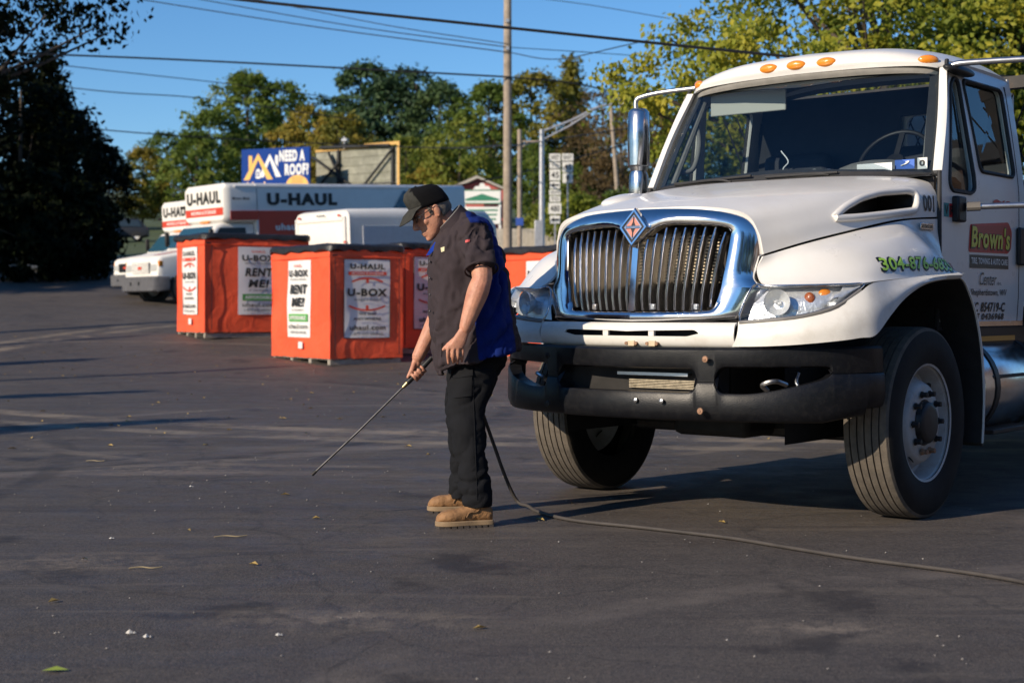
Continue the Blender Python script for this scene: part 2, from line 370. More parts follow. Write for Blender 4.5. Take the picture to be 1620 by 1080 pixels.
M_decy = mat('decal_yellow', (.62, .58, .06), .4)
M_decw = mat('decal_white', (.72, .71, .68), .4)
def both(vf): return join(vf, mirx(vf))

M_barc = mat('bar_chrome', (.72, .71, .72), .22, 1.0, rvar=.1, vscale=14)
# ---- hood
Hrows = [
 [(0,-1.012,1.662),(.35,-.992,1.656),(.575,-.955,1.617),(.645,-.925,1.52),(.665,-.905,1.405)],
 [(0,-.75,1.735),(.38,-.73,1.727),(.655,-.70,1.672),(.755,-.675,1.575),(.785,-.66,1.478)],
 [(0,-.40,1.80),(.42,-.39,1.795),(.735,-.37,1.745),(.85,-.36,1.65),(.888,-.36,1.545)],
 [(0,-.02,1.86),(.45,0,1.855),(.80,0,1.81),(.915,0,1.725),(.948,0,1.608)],
 [(0,.22,1.89),(.47,.25,1.888),(.85,.28,1.855),(.955,.28,1.77),(.975,.27,1.635)],
 [(0,.37,1.905),(.48,.40,1.903),(.875,.50,1.875),(.978,.515,1.79),(.988,.51,1.650)]]
Hg = spline_grid(Hrows, 6, 6)
full = [[Vector((-p[0],p[1],p[2])) for p in reversed(r[1:])]+list(r) for r in Hg]
hood_vf = grid(full)
ventp = fillet([(-.485,1.598),(-.36,1.665),(-.20,1.722),(-.02,1.762),(.22,1.785),(.285,1.775),(.262,1.70),(.235,1.672),(-.06,1.638),(-.30,1.612)], .05, 3)
hood_cut = boolean(shell(hood_vf, .03), [prism(ventp, .78, 1.1, 'x'), prism(ventp, -1.1, -.78, 'x')])
hood = obj('hood', hood_cut, M_white, truck, 40)
bv_hood = BVHTree.FromPolygons(hood_vf[0], hood_vf[1])
def on_side(bv, y, z, off=.003, x0=1.6):
    h = bv.ray_cast(Vector((x0, y, z)), Vector((-1, 0, 0)))
    return h[0]+Vector((off, 0, 0)) if h[0] is not None else Vector((.95, y, z))
for s in (1, -1):
    path = [on_side(bv_hood, y, z, .004) for y, z in ventp]; path.append(path[0]); path.append(path[1])
    v = tube(path, .021, 8, False)
    rim = obj('vent_rim', v if s > 0 else mirx(v), M_white, truck, 60)
    v = grid([[Vector((p[0], p[1], p[2])) for p in path], [Vector((.74, p[1]*.9, p[2]*.98+.03)) for p in path]])
    c = join(v, ([Vector((.745, p[1]*.9, p[2]*.98+.03)) for p in path[:-2]], [tuple(range(len(path)-2))]))
    obj('vent_duct', c if s > 0 else mirx(c), M_black, rim)
# raised scoop line on the hood top (passenger side blister)
obj('hood_blister', xf(ball((0,0,0), .10, .17, .035, 20, 10), Matrix.Translation((-.42,-.60,1.745)) @ Matrix.Rotation(R(11), 4, 'X')), M_white, hood)
# ---- fender skins
Brows = [
 [(.668,-.915,1.393),(.648,-.945,1.315),(.735,-.985,1.243),(.93,-.895,1.247),(1.115,-.72,1.254)],
 [(.787,-.66,1.466),(.885,-.70,1.432),(.985,-.685,1.388),(1.085,-.635,1.328),(1.14,-.59,1.266)],
 [(.89,-.36,1.533),(.975,-.36,1.510),(1.065,-.36,1.468),(1.138,-.36,1.385),(1.175,-.36,1.283)],
 [(.950,0,1.596),(.995,0,1.568),(1.083,0,1.512),(1.160,0,1.42),(1.195,0,1.302)],
 [(.977,.23,1.622),(.99,.23,1.562),(1.068,.23,1.470),(1.152,.23,1.385),(1.195,.23,1.315)],
 [(.990,.51,1.638),(.995,.51,1.545),(1.028,.50,1.415),(1.10,.47,1.345),(1.185,.43,1.322)]]
Bg = spline_grid(Brows, 6, 6); fend_vf = grid(Bg)
bv_f = BVHTree.FromPolygons(*fend_vf)
fender = obj('fender', shell(fend_vf, .012), M_white, truck, 50)
fender_far = obj('fender', mirx(shell(fend_vf, .012)), M_white, truck, 50)
# lower corner panel with the wheel arch
top = [(.62,-1.075,1.055),(.78,-1.045,1.066),(.93,-.985,1.085),(1.06,-.875,1.135),(1.125,-.775,1.20),(1.15,-.68,1.25),(1.165,-.50,1.266),(1.18,-.33,1.276),(1.19,-.12,1.29),(1.197,.1,1.302),(1.198,.30,1.314)]
bot = [(.60,-1.10,.935),(.78,-1.075,.94),(.94,-1.01,.952),(1.08,-.91,.968),(1.15,-.82,.982),(1.19,-.735,.995),(1.205,-.60,1.09),(1.21,-.44,1.18),(1.21,-.22,1.253),(1.21,.02,1.288),(1.205,.28,1.30)]
mid = [((a[0]+b[0])/2+.018, (a[1]+b[1])/2-.012, (a[2]+b[2])/2) for a, b in zip(top, bot)]
low_vf = grid(spline_grid([top, mid, bot], 4, 5))
for s in (1, -1):
    v = shell(low_vf, .012)
    lp = obj('corner_panel', v if s > 0 else mirx(v), M_whitelow, truck, 45)
# rear lip of the wheel arch and its dark liner
arch = [(.0,1.288),(.25,1.30),(.36,1.285),(.44,1.225),(.53,1.12),(.60,.98),(.645,.83),(.668,.65),(.662,.50),(.645,.36)]
fa = [(-.75,.99),(-.60,1.09),(-.44,1.18),(-.22,1.253)]+arch
ap = catmull([Vector((0, y, z)) for y, z in fa], 3)
for s in (1, -1):
    v = grid([[Vector((1.195, p.y, p.z)) for p in ap], [Vector((.70, p.y, p.z)) for p in ap]])
    obj('wheel_well_liner', shell(v if s > 0 else mirx(v), .01), M_cav, truck, 60)
    a2 = catmull([Vector((1.2, y, z)) for y, z in arch[1:]], 3)
    v = grid([[p+Vector((-.012, .022, .0)) for p in a2], [p+Vector((.004, .012, .006)) for p in a2], [p+Vector((.004, 0, 0)) for p in a2], [p+Vector((-.03, 0, 0)) for p in a2]])
    obj('arch_lip', v if s > 0 else mirx(v), M_white, truck, 60)
    obj('wheel_well_back', box(s*.70, .70, .84, .50, .02, .92), M_cav, truck); obj('mud_flap', box(s*1.07, .70, .60, .22, .02, .52), M_rub, truck)
    v = grid([[Vector((.70, p.y, p.z)) for p in ap], [Vector((.70, p.y, .42)) for p in ap]])
    obj('inner_well', v if s > 0 else mirx(v), M_cav, truck)
mk = [on_side(bv_f, .33+.045*math.cos(a*math.pi/8), 1.375+.035*math.sin(a*math.pi/8), .004) for a in range(16)]
obj('side_marker', (mk+[on_side(bv_f, .33, 1.375, .018)], [(k, (k+1) % 16, 16) for k in range(16)]), mat('red_lens', (.4, .02, .01), .2, coat=.6), truck)

# ---- chrome grille surround: rings of points from the outer outline to the grille opening
outer = [(0,1.655),(.18,1.654),(.36,1.649),(.50,1.632),(.59,1.600),(.632,1.55),(.645,1.48),(.645,1.40),(.635,1.33),(.645,1.275),(.70,1.245),(.735,1.235),(.70,1.18),(.66,1.12),(.615,1.065),(.50,1.052),(.36,1.048),(.18,1.045),(0,1.044)]
inner = [(.0,1.462),(.09,1.535),(.17,1.562),(.30,1.560),(.42,1.553),(.49,1.542),(.513,1.52),(.512,1.48),(.504,1.40),(.494,1.33),(.483,1.27),(.476,1.23),(.468,1.19),(.458,1.155),(.440,1.128),(.40,1.117),(.30,1.114),(.18,1.112),(0,1.111)]
def yo(x, z): return -1.115+.34*x*x+max(0, z-1.08)*.125+max(0, z-1.60)*.2
rowsS = []
for t, off in ((-.06, .05), (.0, .014), (.12, -.012), (.5, -.030), (.8, -.028), (.95, -.016), (1.0, .012), (1.0, .05)):
    r = []
    for (a, b), (c, d) in zip(outer, inner):
        x = a+(c-a)*t; z = b+(d-b)*t; r.append(Vector((x, yo(x, z)+off, z)))
    rowsS.append(r)
rowsS = [catmull(r, 3) for r in rowsS]
surr = grid([[Vector((-p.x,p.y,p.z)) for p in reversed(r[1:])]+r for r in rowsS])
grille = obj('grille_surround', surr, M_chrome, truck, 60)
for i in range(-9, 10):
    if i == 0: continue
    xt, xb = i*.0535, i*.0470; zt = 1.549 if abs(i) > 3 else 1.462+.03*abs(i)
    if abs(i) == 9: zt = 1.52
    zb = 1.118 if abs(i) < 9 else 1.135; xt = xb+(xt-xb)*(zt-1.12)/.43; rows = []
    for k in range(7):
        t = k/6; x = xb+(xt-xb)*t; z = zb+(zt-zb)*t; y = yo(x, z)-.012+.022*(abs(t-.5)*2)**4
        rows.append([Vector((x+dx, y+dy, z)) for dx, dy in ((-.0075,.012),(-.006,.001),(0,-.003),(.006,.001),(.0075,.012),(.0045,.06),(-.0045,.06))])
    obj('grille_bar', loft(rows), M_barc, truck, 50)
rows = []
for k in range(7):
    t = k/6; z = 1.113+.36*t; y = yo(0, z)-.018
    rows.append([Vector((dx, y+dy, z)) for dx, dy in ((-.021,.012),(-.018,-.004),(.018,-.004),(.021,.012),(.012,.06),(-.012,.06))])
obj('grille_centre_bar', loft(rows), M_chrome, truck, 40)
# bolts at the foot of the grille
for x in (-.27, .12, .36): obj('grille_clip', box(x, yo(x, 1.14)+.0, 1.136, .026, .02, .03), M_alu, truck, bevel=.004)
# emblem
def diamond(h, w, y): return [Vector((0,y,h)), Vector((w,y,0)), Vector((0,y,-h)), Vector((-w,y,0))]
ey = yo(0, 1.55)-.055
em = empty('emblem', (0, ey, 1.556)); em.parent = truck; em.rotation_euler = (R(-8), 0, 0)
obj('diamond_frame', loft([diamond(.106,.092,.03), diamond(.106,.092,.004), diamond(.098,.085,-.004), diamond(.084,.072,-.004), diamond(.078,.066,.006)], False), M_chrome, em, 20)
obj('diamond_plate', loft([diamond(.082,.07,.004), diamond(.080,.068,.003)]), mat('emblem_black', (.02,.02,.025), .3), em, 20)
obj('diamond_inner_frame', loft([diamond(.066,.056,.003), diamond(.066,.056,-.002), diamond(.060,.051,-.002), diamond(.060,.051,.003)], False), M_chromed, em, 20)
M_emr = mat('emblem_orange', (.52, .20, .15), .4)
for sx in (1, -1):
    obj('emblem_leaf', ([Vector((sx*.004,0,.056)), Vector((sx*.044,0,.008)), Vector((sx*.014,0,.008)), Vector((sx*.004,0,.03))], [(0,1,2,3)]), M_emr, em)
    obj('emblem_leaf', ([Vector((sx*.004,0,-.056)), Vector((sx*.044,0,-.008)), Vector((sx*.014,0,-.008)), Vector((sx*.004,0,-.03))], [(0,1,2,3)]), M_emr, em)
obj('emblem_bar', box(0, -.0015, 0, .10, .003, .011), M_chromed, em)
obj('emblem_lettering', text_on('INTERNATIONAL', lambda u, v: (u, -.0034, v), -.045, .045, -.0035, .0035, .02), M_decb, em, 0)
# radiator stack behind the bars
obj('radiator_core', box(0, -.56, 1.30, 1.02, .02, .60), M_cav, truck)
for x in (-.52, .52): obj('radiator_side', box(x, -.72, 1.3, .03, .34, .62), M_cav, truck)
obj('radiator_shelf', box(0, -.76, 1.0, 1.06, .42, .02), M_cav, truck)
obj('radiator_top', box(0, -.70, 1.60, 1.04, .30, .02), M_cav, truck)
for k in range(15): obj('condenser_tube', box(.0, -.84, 1.265+k*.0175, .74, .022, .0075), M_tan, truck, 0)
for k in range(26): obj('cooler_fin', box(.06, -.82, 1.045+k*.0072, .80, .012, .003), M_cav, truck, 0)
obj('condenser_header', tube([(-.385,-.8,1.2),(-.385,-.8,1.53)], .02), M_steel, truck)
obj('condenser_header', tube([(.385,-.8,1.2),(.385,-.8,1.53)], .02), M_steel, truck)
obj('coolant_hose', tube(catmull([(.43,-.85,1.5),(.40,-.9,1.38),(.44,-.88,1.25),(.41,-.8,1.12)], 6), .017), M_rub, truck)

# ---- headlights
ht = [(.645,-.985,1.235),(.74,-.99,1.240),(.93,-.90,1.243),(1.06,-.79,1.247),(1.118,-.715,1.250)]
hb = [(.625,-1.078,1.063),(.78,-1.048,1.075),(.93,-.988,1.094),(1.06,-.880,1.143),(1.122,-.745,1.225)]
lens_rows = spline_grid([ht, [((a[0]+b[0])/2+.012, (a[1]+b[1])/2-.022, (a[2]+b[2])/2) for a, b in zip(ht, hb)], hb], 5, 5)
lens = grid(lens_rows)
back = grid([[p+Vector((-.02*(p.x > 1.0), .075-.05*(p.x > 1.05), 0)) for p in r] for r in lens_rows])
edge = [Vector(p) for p in ht]+[Vector(p) for p in reversed(hb)]
for s in (1, -1):
    h = empty('headlight'); h.parent = truck
    mm = (lambda v: v) if s > 0 else mirx
    obj('headlight_lens', mm(lens), M_lens, h, 60)
    obj('headlight_reflector', mm(back), M_refl, h, 60)
    e2 = catmull(edge, 4, True); e2.append(e2[0])
    obj('headlight_gasket', mm(tube(e2, .006, 6, False)), M_chromed, h, 60)
    obj('headlight_trim', mm(tube([Vector(p)+Vector((.004,-.006,-.008)) for p in catmull(hb, 4)], .011, 6)), mat('trim_grey', (.16,.155,.15), .5), h, 60)
    obj('headlight_bowl', mm(xf(revolve([(.012,.03),(.03,.02),(.055,-.005),(.066,-.035),(.066,-.04)], 24, 'y'), Matrix.Translation((.79,-.985,1.158)) @ Matrix.Rotation(R(22),4,'Z'))), M_refl, h, 60)
    obj('headlight_bulb', mm(ball((.79,-.985,1.158), .014,.03,.014)), mat('bulb_glass', (.8,.8,.78), .1, coat=1), h)
    obj('turn_signal', mm(xf(revolve([(.0,-.0),(.022,-.004),(.034,-.012),(.038,-.02)], 20, 'y'), Matrix.Translation((.985,-.845,1.19)) @ Matrix.Rotation(R(44),4,'Z') @ Matrix.Rotation(math.pi,4,'X'))), M_amb, h, 60)
    obj('amber_bulb', mm(ball((.915,-.89,1.175), .030,.02,.034)), mat('amber_dark', (.40,.10,.02), .2, coat=.8, bump=.5, bscale=80), h)

# ---- centre valance with its slot
vx = [-.612,-.45,-.25,0,.25,.45,.612]
def vy(x): return -1.15+.145*x*x
def vrow(z, o): return [Vector((x, vy(x)+o, z+.004*abs(x))) for x in vx]
val = shell(grid(spline_grid([vrow(1.042, .02), vrow(1.03, -.002), vrow(.985, -.012), vrow(.945, .0), vrow(.930, .03)], 4, 5)), .012)
slot = fillet([(-.41,1.016),(-.1,1.012),(0,1.008),(.1,1.012),(.40,1.018),(.43,1.000),(.36,.984),(-.36,.984),(-.43,1.000)], .012, 3)
obj('valance', boolean(val, [prism(slot, -1.4, -.9, 'y')]), M_whitelow, truck, 45)
obj('valance_slot_backing', box(0, -1.06, 1.0, .95, .01, .08), M_cav, truck)
for x in (-.145, .145): obj('slot_bracket', box(x, vy(x)-.004, 1.0, .036, .022, .034), M_whitelow, truck, bevel=.004)
# ---- bumper: upper and lower rail around three openings
bp_pl = [(-1.155,-.56),(-1.135,-.68),(-1.07,-.82),(-.95,-.95),(-.80,-1.05),(-.60,-1.135),(-.30,-1.215),(0,-1.245),(.30,-1.215),(.60,-1.135),(.80,-1.05),(.95,-.95),(1.07,-.82),(1.135,-.68),(1.155,-.56)]
bpth = catmull([Vector((x,y,0)) for x, y in bp_pl], 22)
def rnd(d, r): return 0 if d >= r else r-math.sqrt(max(0, r*r-(r-d)**2))
def openz(x):
    a = abs(x)
    if a < .43:
        c = rnd(.43-a, .04); return .70+c, .818-c
    if .535 < a < 1.03:
        u = (a-.535)/.495; c = rnd(a-.535, .045); f = max(0, (u-.25)/.75); e = rnd(1.03-a, .05)
        lo = .697+c+.085*f**1.6; hi = .826-c+.008*u
        lo += e*.5; hi -= e*.3
        if lo < hi-.002: return lo, hi
    return None
cols = []
for i, p in enumerate(bpth):
    a = abs(p.x); u = i/(len(bpth)-1); t = bpth[min(i+1, len(bpth)-1)]-bpth[max(i-1, 0)]; nrm = Vector((t.y, -t.x, 0)).normalized()
    ztop = .925+.008*a+.02*max(0, a-1.0); zbot = .556+.05*max(0, a-1.0)/.2+.03*(abs(p.y) < .7)
    op = openz(p.x); lo, hi = op if op else ((.805, .8055) if a > .7 else (.758, .7585))
    d = 1 if op else 0
    q = []
    for z, o in ((ztop, -.05), (ztop, -.012), (ztop-.012, .0), (hi+.03, .004), (hi+.008, -.004), (hi, -.02-.02*d), (hi, -.06*d-.004)):
        q.append(Vector((p.x, p.y, z))+nrm*(o if op or z > hi+.02 else .002))
    w = []
    for z, o in ((lo, -.06*d-.004), (lo, -.016*d), (lo+.0, .005), (lo-.014, .013), (zbot+.05, .016), (zbot+.012, .002), (zbot, -.016), (zbot, -.06)):
        w.append(Vector((p.x, p.y, z))+nrm*(o if op or z < lo-.005 else .002))
    cols.append((q, w))
bup = grid([c[0] for c in cols]); blo = grid([c[1] for c in cols])
# close solid zones with a bridging strip
br = []
for i in range(len(cols)-1):
    if not openz(bpth[i].x) or not openz(bpth[i+1].x):
        br.append(([cols[i][0][5], cols[i+1][0][5], cols[i+1][1][2], cols[i][1][2]], [(0,1,2,3)]))
bumper = obj('bumper', shell(join(bup, blo, *br), .006), M_blackp, truck, 40)
def bolt(x, y, z, m, r=.014): 
    obj('bumper_bolt', xf(revolve([(.0,-.012),(.006,-.011),(.007,-.008),(r,-.006),(r*1.1,0)], 12, 'y'), Matrix.Translation((x,y,z))), m, bumper)
for x, z, m in ((.50,.872,M_rust),(-.50,.872,M_steel),(.485,.612,M_rust),(-.485,.612,M_steel),(.12,.655,M_alu),(.27,.655,M_alu)):
    bolt(x, -1.252+.14*abs(x)**1.5-(.02 if z < .7 else 0), z, m, .012 if m is M_alu else .016)
for x in (.03, .16):
    obj('marker_bracket', box(x, -1.16, .945, .042, .035, .03), mat('cream_bracket', (.6,.48,.33), .5, var=.2), truck, bevel=.004)
    for d in (-.03, .03): obj('bracket_bolt', xf(revolve([(0,-.02),(.009,-.02),(.009,.02)], 8, 'y'), Matrix.Translation((x+d,-1.16,.945))), M_rust, truck)
obj('bumper_mount', box(0, -1.02, .74, 1.0, .1, .36), M_cav, truck)
for k in range(6): obj('lower_cooler_fin', box(.17, -1.085, .712+k*.008, .42, .012, .004), M_tan, truck, 0)
obj('licence_bar', box(.12, -1.10, .785, .44, .03, .016), M_alu, truck)
for s in (1, -1): obj('tow_hook', tube(catmull([(s*.78,-.88,.74),(s*.76,-.96,.76),(s*.70,-.98,.74),(s*.70,-.93,.71)], 5), .013), M_alu, truck)
obj('fog_loom', tube(catmull([(.84,-.86,.80),(.85,-.90,.75),(.90,-.88,.70)], 5), .008), M_alu, truck)

# ---- wheels
def tyre_prof(w=.28, ro=.515, ri=.305):
    h = w/2; P = [(ri, -h*.82), (ri+.02, -h*.9), (ri+.09, -h*1.0), (ro-.07, -h*.99), (ro-.022, -h*.90), (ro-.006, -h*.84)]
    gx = [-.078, -.040, 0, .040, .078] if w < .3 else [-.09,-.045,0,.045,.09]
    gx = [-.082, -.041, 0, .041, .082]
    for g in gx: P += [(ro, g-.0042), (ro-.014, g-.0034), (ro-.014, g+.0034), (ro, g+.0042)]
    P += [(ro-.006, h*.84), (ro-.022, h*.90), (ro-.07, h*.99), (ri+.09, h), (ri+.02, h*.9), (ri, h*.82)]
    return P
tyv = revolve(tyre_prof(), 72, 'x')
def wheel(x, y, side, dual=False):
    w = empty('wheel', (x, y, .513), 0 if side > 0 else math.pi); w.parent = truck
    m = mesh_of('tyre', tyv, M_tread, 30); m.materials.append(M_side)
    for p in m.polygons:
        if (p.center.y**2+p.center.z**2)**.5 < .488: p.material_index = 1
    obj('tyre', m, None, w)
    if dual:
        P = [(.287,.11),(.275,.10),(.262,.05),(.255,-.06),(.20,-.10),(.10,-.10)]
    else: P = [(.306,.118),(.318,.123),(.319,.112),(.300,.10),(.290,.05),(.284,.012),(.268,.004),(.243,.035),(.212,.092),(.198,.102),(.10,.104)]
    obj('rim', revolve(P, 48, 'x'), M_rim, w, 40)
    hx = .11 if not dual else -.10
    obj('hub', revolve([(.125,hx-.006),(.118,hx-.006),(.11,hx+.022),(.10,hx+.03),(.08,hx+.034),(.0,hx+.036)], 24, 'x'), M_black, w, 30)
    for k in range(10):
        a = 2*math.pi*k/10
        obj('lug_nut', xf(revolve([(.021,0),(.021,.006),(.015,.006),(.015,.034),(.0,.036)], 6, 'x'), Matrix.Translation((hx, .160*math.cos(a), .160*math.sin(a)))), M_rust if k in (7, 8) else M_steel, w, 20)
    if not dual:
        for k in range(2):
            a = R(-118+180*k); obj('hand_hole', xf(revolve([(.0,.008),(.028,.006),(.031,0)], 16, 'x'), Matrix.Translation((.066, .232*math.cos(a), .212*math.sin(a))) @ Matrix.Rotation(a, 4, 'X') @ Matrix.Rotation(R(-50),4,'Z')), M_cav, w, 60)
    return w
wheel(1.03, 0, 1); wheel(-1.03, 0, -1)
for s in (1, -1):
    wheel(s*1.05, 4.6, s, True); wheel(s*.72, 4.6, s, True)
obj('front_axle', tube([(-.95,0,.50),(-.7,0,.44),(.7,0,.44),(.95,0,.50)], .05), M_steel, truck)
obj('rear_axle', tube([(-1,4.6,.51),(1,4.6,.51)], .09), M_steel, truck)
for s in (1, -1): obj('frame_rail', box(s*.43, 2.9, .80, .08, 7.6, .26), M_steel, truck)
for s in (1, -1): obj('leaf_spring', tube(catmull([(s*.43,-.7,.62),(s*.43,0,.50),(s*.43,.7,.62)], 5), .04), M_steel, truck)
obj('engine_block', box(0, .25, .95, .75, 1.3, .7), M_cav, truck)
obj('oil_pan', box(0, .1, .52, .5, .9, .24), M_cav, truck, bevel=.04)
obj('air_tank', tube([(-.3,.9,.52),(.3,.9,.52)], .1, 16), M_steel, truck)

# ---- cab
def xs(z): return .985+.015*smooth01((z-1.0)/.3) if z < 1.84 else 1.0-.105*((z-1.84)/.76)**1.25
def yf(z): return .545 if z < 1.88 else .545+.345*((z-1.88)/.70)**1.02
zs = [1.0,1.05,1.2,1.4,1.6,1.75,1.84,1.9,2.0,2.1,2.2,2.3,2.4,2.48,2.54,2.58,2.605]
def cabside():
    rows = []
    for z in zs:
        a = yf(z); e = max(0, (z-2.48)/.125); a += .05*e*e
        rows.append([Vector((xs(z)-.02*e*e, a+(1.86-a)*k/12, z)) for k in range(13)])
    return grid(rows)
ventw = fillet([(.655,1.845),(.665,1.90),(.86,2.455),(.93,2.505),(.985,2.49),(1.035,1.90),(1.03,1.835),(.98,1.812),(.70,1.812)], .03, 3)
mainw = fillet([(1.055,2.505),(1.14,1.955),(1.70,1.955),(1.68,2.51)], .05, 4)
side_cut = boolean(shell(cabside(), .035), [prism(ventw, .5, 1.4, 'x'), prism(mainw, .5, 1.4, 'x')])
for s in (1, -1):
    mm = (lambda v: v) if s > 0 else mirx
    d = obj('door', mm(side_cut), M_white, truck, 35)
    for nm, w in (('vent_window', ventw), ('door_window', mainw)):
        obj(nm+'_glass', mm(([Vector((xs(z)-.016, y, z)) for y, z in w], [tuple(range(len(w)))])), M_sg, d, 0)
        pth = [Vector((xs(z)+.001, y, z)) for y, z in w]; pth += pth[:2]
        obj(nm+'_seal', mm(tube(pth, .013, 6, False)), M_rub, d, 60)
    obj('door_seam', mm(tube([(xs(z)-.004, yf(z)-.02, z) for z in zs], .014, 6)), M_rub, d, 60)
    obj('door_rear_seam', mm(tube([(xs(z)-.004, 1.76, z) for z in zs[:-2]], .007, 6)), M_rub, d, 60)
    obj('door_bottom_trim', mm(box(.988, 1.18, 1.035, .02, 1.3, .03)), M_chromed, d)
    obj('door_handle', mm(box(1.018, 1.78, 1.52, .03, .16, .24)), M_black, d, bevel=.012)
    st = empty('step'); st.parent = truck
    for z in (.40, .72): obj('tread_plate', mm(box(1.02, 1.25, z, .26, .62, .03)), M_steel, st, bevel=.006)
    for y in (.98, 1.52): obj('step_hanger', mm(box(.98, y, .66, .03, .03, .62)), M_steel, st)
# windshield
wl = [(-.955,.555,1.905),(-.84,.49,1.908),(-.5,.425,1.91),(0,.40,1.912),(.5,.425,1.91),(.84,.49,1.908),(.955,.555,1.905)]
wu = [(-.862,.885,2.545),(-.76,.83,2.558),(-.45,.765,2.567),(0,.74,2.572),(.45,.765,2.567),(.76,.83,2.558),(.862,.885,2.545)]
wm = [((a[0]+b[0])/2*1.008, (a[1]+b[1])/2-.012, (a[2]+b[2])/2) for a, b in zip(wl, wu)]
wsr = spline_grid([wl, wm, wu], 6, 5)
ws = obj('windshield', grid(wsr), M_ws, truck, 60)
per = [*wsr[0], *[r[-1] for r in wsr[1:-1]], *reversed(wsr[-1]), *[r[0] for r in reversed(wsr[1:-1])]]
per = [p+Vector((0,-.006,0)) for p in per]; cpt = Vector((0,.62,2.24))
inn = [p+(cpt-p).normalized()*.072+Vector((0,-.002,0)) for p in per]; outp = [p-(cpt-p).normalized()*.028+Vector((0,-.004,0)) for p in per]
obj('windshield_gasket', shell(grid([outp+outp[:1], per+per[:1], inn+inn[:1]]), .008), M_rub, truck, 50)
# pillars between windshield and doors
for s in (1, -1):
    L1 = [r[-1] for r in wsr]; L2 = [Vector((xs(p.z), yf(p.z), p.z)) for p in L1]
    v = grid([[a+Vector((.002,-.006,0)) for a in L1], [(a*.45+b*.55)+Vector((.006,-.006,0)) for a, b in zip(L1, L2)], L2])
    obj('windshield_pillar', shell(v if s > 0 else mirx(v), .03), M_white, truck, 50)
# roof with its brow
Rr = [
 [(0,.69,2.585),(.45,.715,2.58),(.76,.785,2.57),(.885,.90,2.55)],
 [(0,.675,2.64),(.45,.705,2.633),(.75,.785,2.612),(.872,.895,2.585)],
 [(0,.78,2.715),(.45,.80,2.70),(.73,.885,2.66),(.86,.97,2.615)],
 [(0,1.2,2.775),(.45,1.2,2.757),(.74,1.24,2.70),(.885,1.27,2.615)],
 [(0,1.72,2.775),(.45,1.72,2.757),(.74,1.74,2.70),(.89,1.75,2.610)],
 [(0,1.87,2.70),(.45,1.87,2.69),(.74,1.86,2.65),(.885,1.855,2.595)]]
rg = spline_grid(Rr, 5, 6); rfull = [[Vector((-p.x,p.y,p.z)) for p in reversed(r[1:])]+r for r in rg]
roof_vf = grid(rfull); roof = obj('roof', shell(roof_vf, .03), M_white, truck, 50)
bv_r = BVHTree.FromPolygons(*roof_vf)
for x in (-.80, -.20, 0, .20, .80):
    hh = bv_r.ray_cast(Vector((x, -1, 2.641-.03*(abs(x) > .5))), Vector((0, 1, 0)))
    p = hh[0]; M_ = Matrix.Translation(p) @ hh[1].to_track_quat('Z', 'X').to_matrix().to_4x4() if hh[1].y < 0 else Matrix.Translation(p) @ (-hh[1]).to_track_quat('Z', 'X').to_matrix().to_4x4()
    n = -hh[1] if hh[1].y > 0 else hh[1]
    t = Vector((0,0,1)).cross(n).normalized(); u = n.cross(t)
    M_ = Matrix.Translation(p) @ Matrix((t, u, n)).transposed().to_4x4()
    obj('clearance_lamp', xf(ball((0,0,-.006), .066, .030, .032, 20, 10), M_), M_amb, roof, 60)
# floor, rear wall, firewall
rw = grid([[Vector((x*(xs(z)-.01), 1.86, z)) for x in (-1,-.5,0,.5,1)] for z in zs])
obj('cab_rear_wall', boolean(shell(rw, .03), [prism(rounded_rect(.20,.47,2.10,2.42,.05), 1.6, 2.1, 'y')]), M_white, truck)
obj('cab_lining', shell(grid([[Vector((x*(xs(z)-.05), 1.82, z)) for x in (-1,-.86,-.3,.38,.84,1)] for z in (1.0,2.08)]), .01), M_intd, truck)
obj('cab_lining', box(-.36, 1.81, 2.25, 1.08, .02, .40), M_intd, truck); obj('cab_lining', box(0, 1.811, 2.51, 1.75, .02, .18), M_intd, truck); obj('cab_lining', box(.69, 1.81, 2.25, .40, .02, .36), M_intd, truck)
obj('headliner', grid([[p+Vector((0,.02,-.05)) for p in r] for r in rfull[1:]]), M_intg, truck)
obj('cab_floor', box(0, 1.2, 1.02, 1.98, 1.34, .04), M_intd, truck)
obj('firewall', box(0, .53, 1.45, 1.94, .04, .86), M_cav, truck)
dash = [[Vector((x, y+.06*(1-abs(x)), z)) for x in (-.96,-.6,-.2,.2,.6,.96)] for y, z in ((.44,1.88),(.60,1.895),(.84,1.90),(.93,1.87),(.95,1.5))]
obj('dashboard', grid(dash), M_intd, truck, 50)
obj('instrument_hood', xf(ball((0,0,0), .30,.17,.10, 20, 10), Matrix.Translation((.49,.80,1.93))), M_intg, truck, 60)
sw = empty('steering_wheel', (.46, 1.10, 2.04)); sw.parent = truck; sw.rotation_euler = (R(58), 0, 0)
obj('wheel_ring', revolve([(.235+.015*math.cos(a*math.pi/4), .015*math.sin(a*math.pi/4)) for a in range(8)], 36, 'z', True), M_black, sw, 60)
obj('wheel_hub', revolve([(0,.02),(.06,.01),(.07,-.03),(.05,-.2)], 16, 'z'), M_black, sw)
for a in (90, 210, 330): obj('spoke', box(.15, 0, 0, .19, .035, .014, Matrix.Rotation(R(a), 4, 'Z')), M_black, sw)
for x in (.46, -.5):
    st = empty('seat', (x, 1.45, 0)); st.parent = truck
    obj('backrest', box(0, .2, 1.82, .5, .14, .75), M_intd, st, bevel=.05); obj('cushion', box(0, -.05, 1.42, .52, .5, .15), M_intd, st, bevel=.04); obj('seat_base', box(0, -.05, 1.2, .4, .4, .32), M_intd, st)
obj('sun_visor', box(-.47, .90, 2.475, .56, .014, .15, None), mat('visor_cloth', (.50,.49,.43), .8), truck, bevel=.02)
